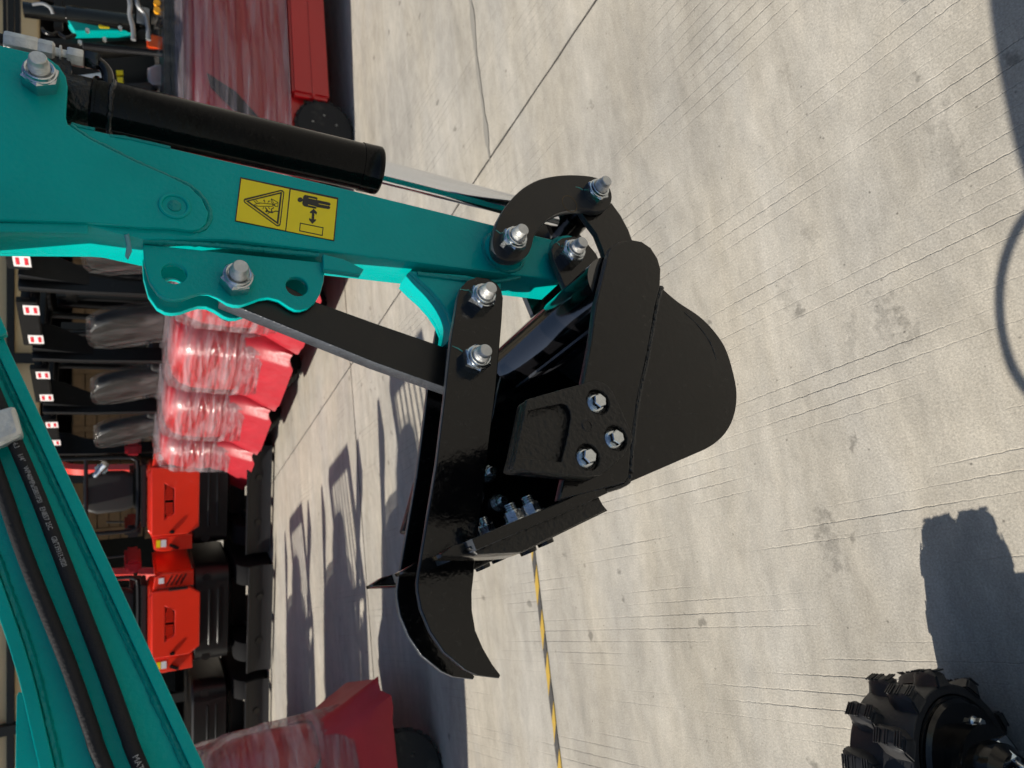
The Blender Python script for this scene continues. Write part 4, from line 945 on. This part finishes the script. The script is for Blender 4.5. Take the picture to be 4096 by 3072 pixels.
# ================================================================== ORANGE RED MINI DIGGERS (seen from behind)
def make_digger():
    t = empty('mini_digger')
    def ring(z, hw, d, r): return [Vector((x, y, z)) for x, y in rrect(-hw, hw, -d, 1.0, r, 7)]
    cw = loft('counterweight', [ring(.42, .50, -.06, .12), ring(.45, .535, 0, .16), ring(.60, .55, .0, .2), ring(.78, .55, -.0, .2), ring(.80, .53, -.02, .18)], True, M['dark'], t)
    for z in (.55, .64):
        link('ridge', tube_mesh('ridge', [(-.32, -.0, z), (-.30, .002, z), (.30, .002, z), (.32, 0, z)], [.004, .014, .014, .004], 10), M['dark'], cw)
    for x in (-.47, .47): link('tie_hole', lathe_mesh('tie_hole', [(0, .045), (.02, .04)], 20, 'Y'), M['guard'], cw, loc=(x * .95, .0 if abs(x) > 1 else .012, .67))
    # hood
    hood_o = [(-.37, 1.20), (.37, 1.20), (.375, .84), (.30, .735), (-.30, .735), (-.375, .84)]
    vent = [(-.19, 1.07), (.19, 1.07), (.13, .985), (-.13, .985)]
    hood = plate('hood', [hood_o, vent], -.02, .06, M['orange_red'], t, (0, 0), .012)
    link('vent_back', box_mesh('vent_back', (0, .03, 1.03), (.40, .01, .11), .002), M['guard'], hood)
    for k in range(15):
        x = -.165 + k * .0236
        if k == 7: continue
        hgt = .075 if abs(x) < .125 else .055
        link('vent_slat', box_mesh('vent_slat', (x, -.012, 1.03), (.012, .02, hgt), .002), M['orange_red'], hood)
    loft('hood_top', [[Vector((x, y, z)) for x, y in rrect(-hw, hw, -.01, .5, .05)] for z, hw in ((1.14, .36), (1.205, .36), (1.225, .33))], True, M['orange_red'], t)
    for s in (-1, 1):
        o = [(s * .385, 1.19), (s * .52, 1.17), (s * .55, 1.10), (s * .55, .80), (s * .385, .80)]
        sc = plate('side_cover', [o if s > 0 else o[::-1]], .0, .06, M['orange_red'], t, (0, 0), .012)
        loft_ = link('side_panel', box_mesh('side_panel', (s * .525, .38, .99), (.06, .7, .36), .02), M['orange_red'], t)
        if s > 0:
            for k in range(4):
                link('louvre', box_mesh('louvre', (.47, -.003, .90 + k * .045), (.12, .012, .012), .002, Matrix.Rotation(R(28), 3, 'Y')), M['guard'], sc)
            link('hinge', rod_mesh('hinge', (.378, -.03, .86), (.378, -.03, 1.04), [(0, .014), (1, .014)], 12), M['dark'], sc)
            link('sticker', box_mesh('sticker', (.475, -.002, 1.11), (.06, .004, .05), 0), M['white_label'], sc)
        else:
            link('sticker', box_mesh('sticker', (-.46, -.002, 1.13), (.08, .004, .04), 0), M['yellow'], sc); link('sticker', box_mesh('sticker', (-.46, -.002, 1.08), (.08, .004, .05), 0), M['white_label'], sc)
            link('latch', box_mesh('latch', (-.50, -.015, .98), (.03, .03, .10), .006, Matrix.Rotation(R(30), 3, 'Y')), M['dark'], sc)
    link('hood_latch', box_mesh('hood_latch', (-.33, -.035, 1.0), (.035, .03, .05), .008), M['dark'], hood)
    # seat, frame, floor
    loft('seat', [[Vector((x, y + .55, z)) for x, y in rrect(-hw, hw, -.06, .06, .05)] for z, hw in ((1.36, .19), (1.45, .225), (1.70, .235), (1.80, .20), (1.83, .14))], True, M['seat'], t)
    box('seat_cushion', (0, .78, 1.33), (.46, .44, .12), M['seat'], t, .04)
    fr = catmull([Vector((-.41, .42, 2.3)), Vector((-.41, .40, 1.8)), Vector((-.41, .38, 1.45)), Vector((-.39, .37, 1.35)), Vector((-.30, .37, 1.315)), Vector((.30, .37, 1.315)), Vector((.39, .37, 1.35)), Vector((.41, .38, 1.45)), Vector((.41, .40, 1.8)), Vector((.41, .42, 2.3))], 5, False)
    tube('roll_frame', fr, .022, M['dark'], t, 12); tube('roll_frame', [(-.41, .40, 1.80), (.41, .40, 1.80)], .02, M['dark'], t, 10)
    for x in (-.3, -.15, 0, .15, .3): tube('guard_bar', [(x, .36, 1.22), (x, .37, 1.315)], .012, M['dark'], t, 8)
    box('tool_tray', (0, .4, 1.26), (.7, .3, .05), M['dark_plastic'], t, .01)
    link('work_lamp', join_meshes('work_lamp', [box_mesh('a', (.27, .5, 1.66), (.10, .08, .12), .02), rod_mesh('b', (.2, .48, 1.72), (.34, .42, 1.62), [(0, .03), (1, .045)], 16)]), M['zinc'], t)
    for s in (-1, 1):
        link('control_console', box_mesh('control_console', (s * .46, .75, 1.36), (.14, .5, .16), .03), M['red_cover'] if s > 0 else M['dark_plastic'], t)
        tube('lever', [(s * .46, .9, 1.42), (s * .45, .93, 1.62)], .012, M['dark'], t, 8)
        tk = plate('track', [[(a, b) for a, b in rrect(-.1, 1.25, .0, .38, .185, 8)]], s * .44 - .11, .22, M['dark_rubber'], t, (0, 0), .01)
        tk.rotation_euler = (0, 0, R(90)); tk.location = (0, 0, 0)
        me = tk.data; me.transform(Matrix.Identity(4))
    # dozer blade turned towards the camera
    bl_ = []
    for i in range(7):
        a = R(-32 + 64 * i / 6); bl_.append(Vector((-.30 + .06 * (1 - math.cos(a)) * 3, .14 + .30 * (i / 6 - .5) , 0)))
    prof = [(-.26 + .05 * math.cos(R(i * 20 - 60)), .03 + .24 * i / 6) for i in range(7)]
    vs = []
    for x in (-.60, .60):
        vs += [(x, y, z) for y, z in prof] + [(x, y + .025, z) for y, z in reversed(prof)]
    n = 14; fs = [tuple(range(n - 1, -1, -1)), tuple(range(n, 2 * n))] + [(i, (i + 1) % n, (i + 1) % n + n, i + n) for i in range(n)]
    link('dozer_blade', mesh_from('dozer_blade', vs, fs), M['dark_plastic'], t)
    tube('blade_edge', [(-.60, -.23, .275), (.60, -.23, .275)], .014, M['dark'], t, 8)
    for s in (-1, 1): tube('blade_arm', [(s * .25, -.22, .16), (s * .28, .3, .24)], .035, M['dark'], t, 8)
    box('undercarriage', (0, .6, .30), (.6, .6, .16), M['dark'], t, .02)
    # boom standing in front of the operator
    link('boom', tube_mesh('boom', catmull([Vector((.0, 1.25, .7)), Vector((0, 1.5, 1.3)), Vector((0, 1.7, 1.95)), Vector((0, 2.1, 2.2))], 5, False), [.09 - .0015 * i for i in range(16)], 6), M['orange_red'], t)
    return t
dg0 = make_digger()
DG = 'orange red mini diggers'
def place_digger(o, X, Y, rz, lb):
    o.location = (X, Y, 0); o.rotation_euler = (0, 0, rz); tag(o, lb, 'digger', DG)
place_digger(dg0, -1.24, 8.35, R(-7), 'orange red mini digger seen from behind, next to the film wrapped forklifts')
o = copy_tree(dg0); place_digger(o, -2.52, 8.30, R(-8), 'orange red mini digger seen from behind, closest to the teal boom with sunlit corner')

o = copy_tree(dg0); place_digger(o, -3.86, 8.5, R(-4), 'black machine without its red hood, standing in deep shade behind the teal boom')
for ch in list(o.children):                         # this one stands uncovered
    if ch.name.split('.')[0] in ('hood', 'hood_top', 'side_cover', 'side_panel', 'control_console', 'boom'):
        for g in list(ch.children): bpy.data.objects.remove(g)
        bpy.data.objects.remove(ch)

# ================================================================== CLUTTER AT THE TOP LEFT: another teal excavator in the shade
BK = Frame(R(4))
def bpt(x, y, p):
    v = BK.u3(x, y, p); w = BK.Q * v.x + BK.P * v.y; return Vector((w.x, w.y, v.z))
bx0 = bpt(500, 120, 5.6)
rear = empty('teal_excavator', (bx0.x, bx0.y, 0)); tag(rear, 'teal and black excavator in the shade behind the hose fitting at the upper left', 'excavator')
def bl3(x, y, p): return bpt(x, y, p) - Vector((bx0.x, bx0.y, 0))
def bplate(name, pts, p, th, m, parent=rear, bev=.004):
    ls = [BK.u(x, y, p) for x, y in pts]; me = curve_mesh(name, [ls], th / 2, bev)
    me.transform(Matrix.Translation((-bx0.x, -bx0.y, 0)) @ Matrix.Rotation(BK.ang, 4, 'Z') @ Matrix(((1, 0, 0, 0), (0, 0, -1, p + th / 2), (0, 1, 0, 0), (0, 0, 0, 1))))
    return link(name, me, M[m], parent)
bplate('boom', [(270, 80), (330, 84), (430, 100), (540, 116), (545, 124), (430, 122), (300, 124), (285, 100)], 5.5, .12, 'teal')
bplate('label', [(393, 96), (436, 102), (438, 112), (398, 110)], 5.49, .008, 'yellow', bev=.0005)
bplate('boom_side', [(255, -40), (720, -60), (720, 20), (540, 60), (300, 22), (240, 20)], 5.9, .2, 'dark')
link('lift_cylinder', rod_mesh('lift_cylinder', bl3(95, 38, 5.55), bl3(560, 98, 5.5), [(0, .05), (.35, .05), (.36, .062), (.96, .062), (1, .03)], 24), M['black'], rear)
bplate('lower_frame', [(180, 150), (330, 152), (560, 120), (690, 112), (700, 150), (520, 162), (300, 176), (190, 172)], 5.6, .25, 'dark')
bplate('track_frame', [(150, 180), (700, 195), (705, 260), (690, 330), (450, 340), (300, 330), (160, 250)], 6.1, .4, 'dark')
bplate('canopy_post', [(58, -40), (80, -40), (82, 150), (60, 150)], 5.7, .06, 'dark'); bplate('canopy_post', [(10, -40), (26, -40), (28, 160), (12, 160)], 5.9, .06, 'dark')
bplate('crossbar', [(214, -40), (248, -40), (250, 110), (216, 110)], 5.75, .06, 'dark')
bplate('plate', [(640, 50), (700, 30), (705, 85), (660, 98), (625, 92)], 5.3, .05, 'dark_plastic')
for k, (a, b) in enumerate((((515, -20), (520, 60)), ((545, -20), (580, 60)))):
    pts = [bl3(a[0], a[1], 5.3), bl3(a[0] + 6, 20, 5.28), bl3(b[0], b[1], 5.3), bl3(b[0] + 12, 110, 5.3), bl3(b[0] + 14, 160, 5.3)]
    tube('hose', catmull(pts, 6, False), .016, M['steel_grey'], rear, 10)
link('hose_plate', box_mesh('hose_plate', bl3(572, 65, 5.36), (.14, .02, .10), .01), M['steel_grey'], rear)
cp = [bl3(330 + i * 4.2, 182 + i * .42, 5.35) for i in range(82)]
link('spring_guard_hose', tube_mesh('spring_guard_hose', cp, [.020 + .006 * (i % 2) for i in range(82)], 10), M['dark_plastic'], rear)
for x, y in ((628, 18), (628, 46)): link('amber_lamp', lathe_mesh('amber_lamp', [(-.03, .022), (0, .022), (.02, .012)], 16), M['amber'], rear, loc=bl3(x, y, 5.2))
link('orange_tag', box_mesh('orange_tag', bl3(628, 172, 5.4), (.10, .03, .13), .01), M['orange'], rear)
for x, y in ((320, 172), (418, 160), (480, 115), (350, 124)): link('bolt_head', lathe_mesh('bolt_head', [(-.02, .014), (.01, .014)], 6), M['zinc'], rear, loc=bl3(x, y, 5.4))
bplate('white_tank', [(310, 300), (400, 288), (446, 280), (450, 330), (400, 345), (315, 330)], 5.6, .15, 'white_label', bev=.01)
bplate('indicator', [(465, 280), (492, 280), (494, 298), (467, 298)], 5.5, .04, 'yellow'); bplate('indicator', [(468, 308), (492, 308), (494, 332), (470, 332)], 5.5, .04, 'yellow')
bplate('lamp_body', [(590, 268), (620, 255), (680, 252), (705, 300), (690, 345), (600, 340), (590, 300)], 5.55, .10, 'lamp_lens', bev=.02)
bplate('fender', [(470, 345), (500, 326), (600, 322), (628, 350), (620, 390), (480, 380)], 5.4, .3, 'dark_plastic', bev=.03)
tube('cable', catmull([bl3(130, 18, 5.3), bl3(170, 14, 5.28), bl3(200, 30, 5.28), bl3(212, 55, 5.3)], 6, False), .010, M['steel_grey'], rear, 8)
tube('cable', catmull([bl3(170, 115, 5.3), bl3(180, 128, 5.25), bl3(210, 138, 5.25), bl3(232, 132, 5.3), bl3(262, 150, 5.25), bl3(300, 140, 5.3)], 6, False), .012, M['dark'], rear, 8)

# ================================================================== FAR BACKGROUND
hall = empty('warehouse', (0, 13.5, 0)); tag(hall, 'beige rendered warehouse with dark open bays and steel columns far behind the machines', 'building')
box('wall', (0, 0, 5.4), (44, .3, 5.6), M['wall'], hall, .02)
box('roof_slab', (0, 5, 2.75), (44, 10, .2), M['dark_plastic'], hall, .02); box('back_wall', (0, 9.8, 1.4), (44, .2, 2.8), M['dark_plastic'], hall, .02)  # bay roof, back wall and floor near black: shade put into their colour
box('bay_floor', (0, 4.9, .015), (44, 9.6, .03), M['dark_plastic'], hall, 0)
for x in range(-9, 10): box('column', (x * 1.9 + .4, -.22, 4.1), (.16, .12, 8.2), M['dark'], hall, .01)
for z in (2.95, 3.6, 4.6): box('rail', (0, -.20, z), (44, .08, .10), M['dark'], hall, .01)
CR = 'wooden crates by the warehouse wall'
cr0 = empty('wooden_crate', (1.2, 14.3, 0.035))
def make_crate(t, w, d, h):
    for k in range(6):
        z = h * (k + .5) / 6
        box('plank', (0, -d / 2, z), (w, .025, h / 6 - .014), M['wood'], t, .003); box('plank', (0, d / 2, z), (w, .025, h / 6 - .014), M['wood'], t, .003)
        box('plank', (-w / 2, 0, z), (.025, d - .03, h / 6 - .014), M['wood'], t, .003); box('plank', (w / 2, 0, z), (.025, d - .03, h / 6 - .014), M['wood'], t, .003)
    for k in range(6): box('plank', (0, -d / 2 + d * (k + .5) / 6, h), (w + .03, d / 6 - .012, .025), M['wood'], t, .003)
    for x in (-1, 1): box('batten', (x * w * .38, -d / 2 - .025, h / 2), (.09, .025, h), M['wood'], t, .003)
make_crate(cr0, 1.3, 1.1, 1.05)
spots = [((1.5, 14.6, .035), 'lower wooden crate of the stack behind the nearest forklifts'), ((1.55, 14.65, 1.12), 'upper wooden crate of the stack behind the nearest forklifts'),
         ((-.35, 14.7, .035), 'lower wooden crate of the middle stack behind the forklift guards'), ((-.3, 14.65, 1.12), 'upper wooden crate of the middle stack behind the forklift guards'),
         ((-2.05, 14.6, .035), 'lower wooden crate behind the first mini digger'), ((-2.0, 14.65, 1.12), 'upper wooden crate behind the first mini digger'), ((3.2, 14.5, .035), 'single wooden crate at the right end of the crates')]
for i, (l, lb) in enumerate(spots):
    o = cr0 if i == 0 else copy_tree(cr0); o.location = l; o.rotation_euler = (0, 0, R(random.uniform(-4, 4))); tag(o, lb, 'crate', CR)
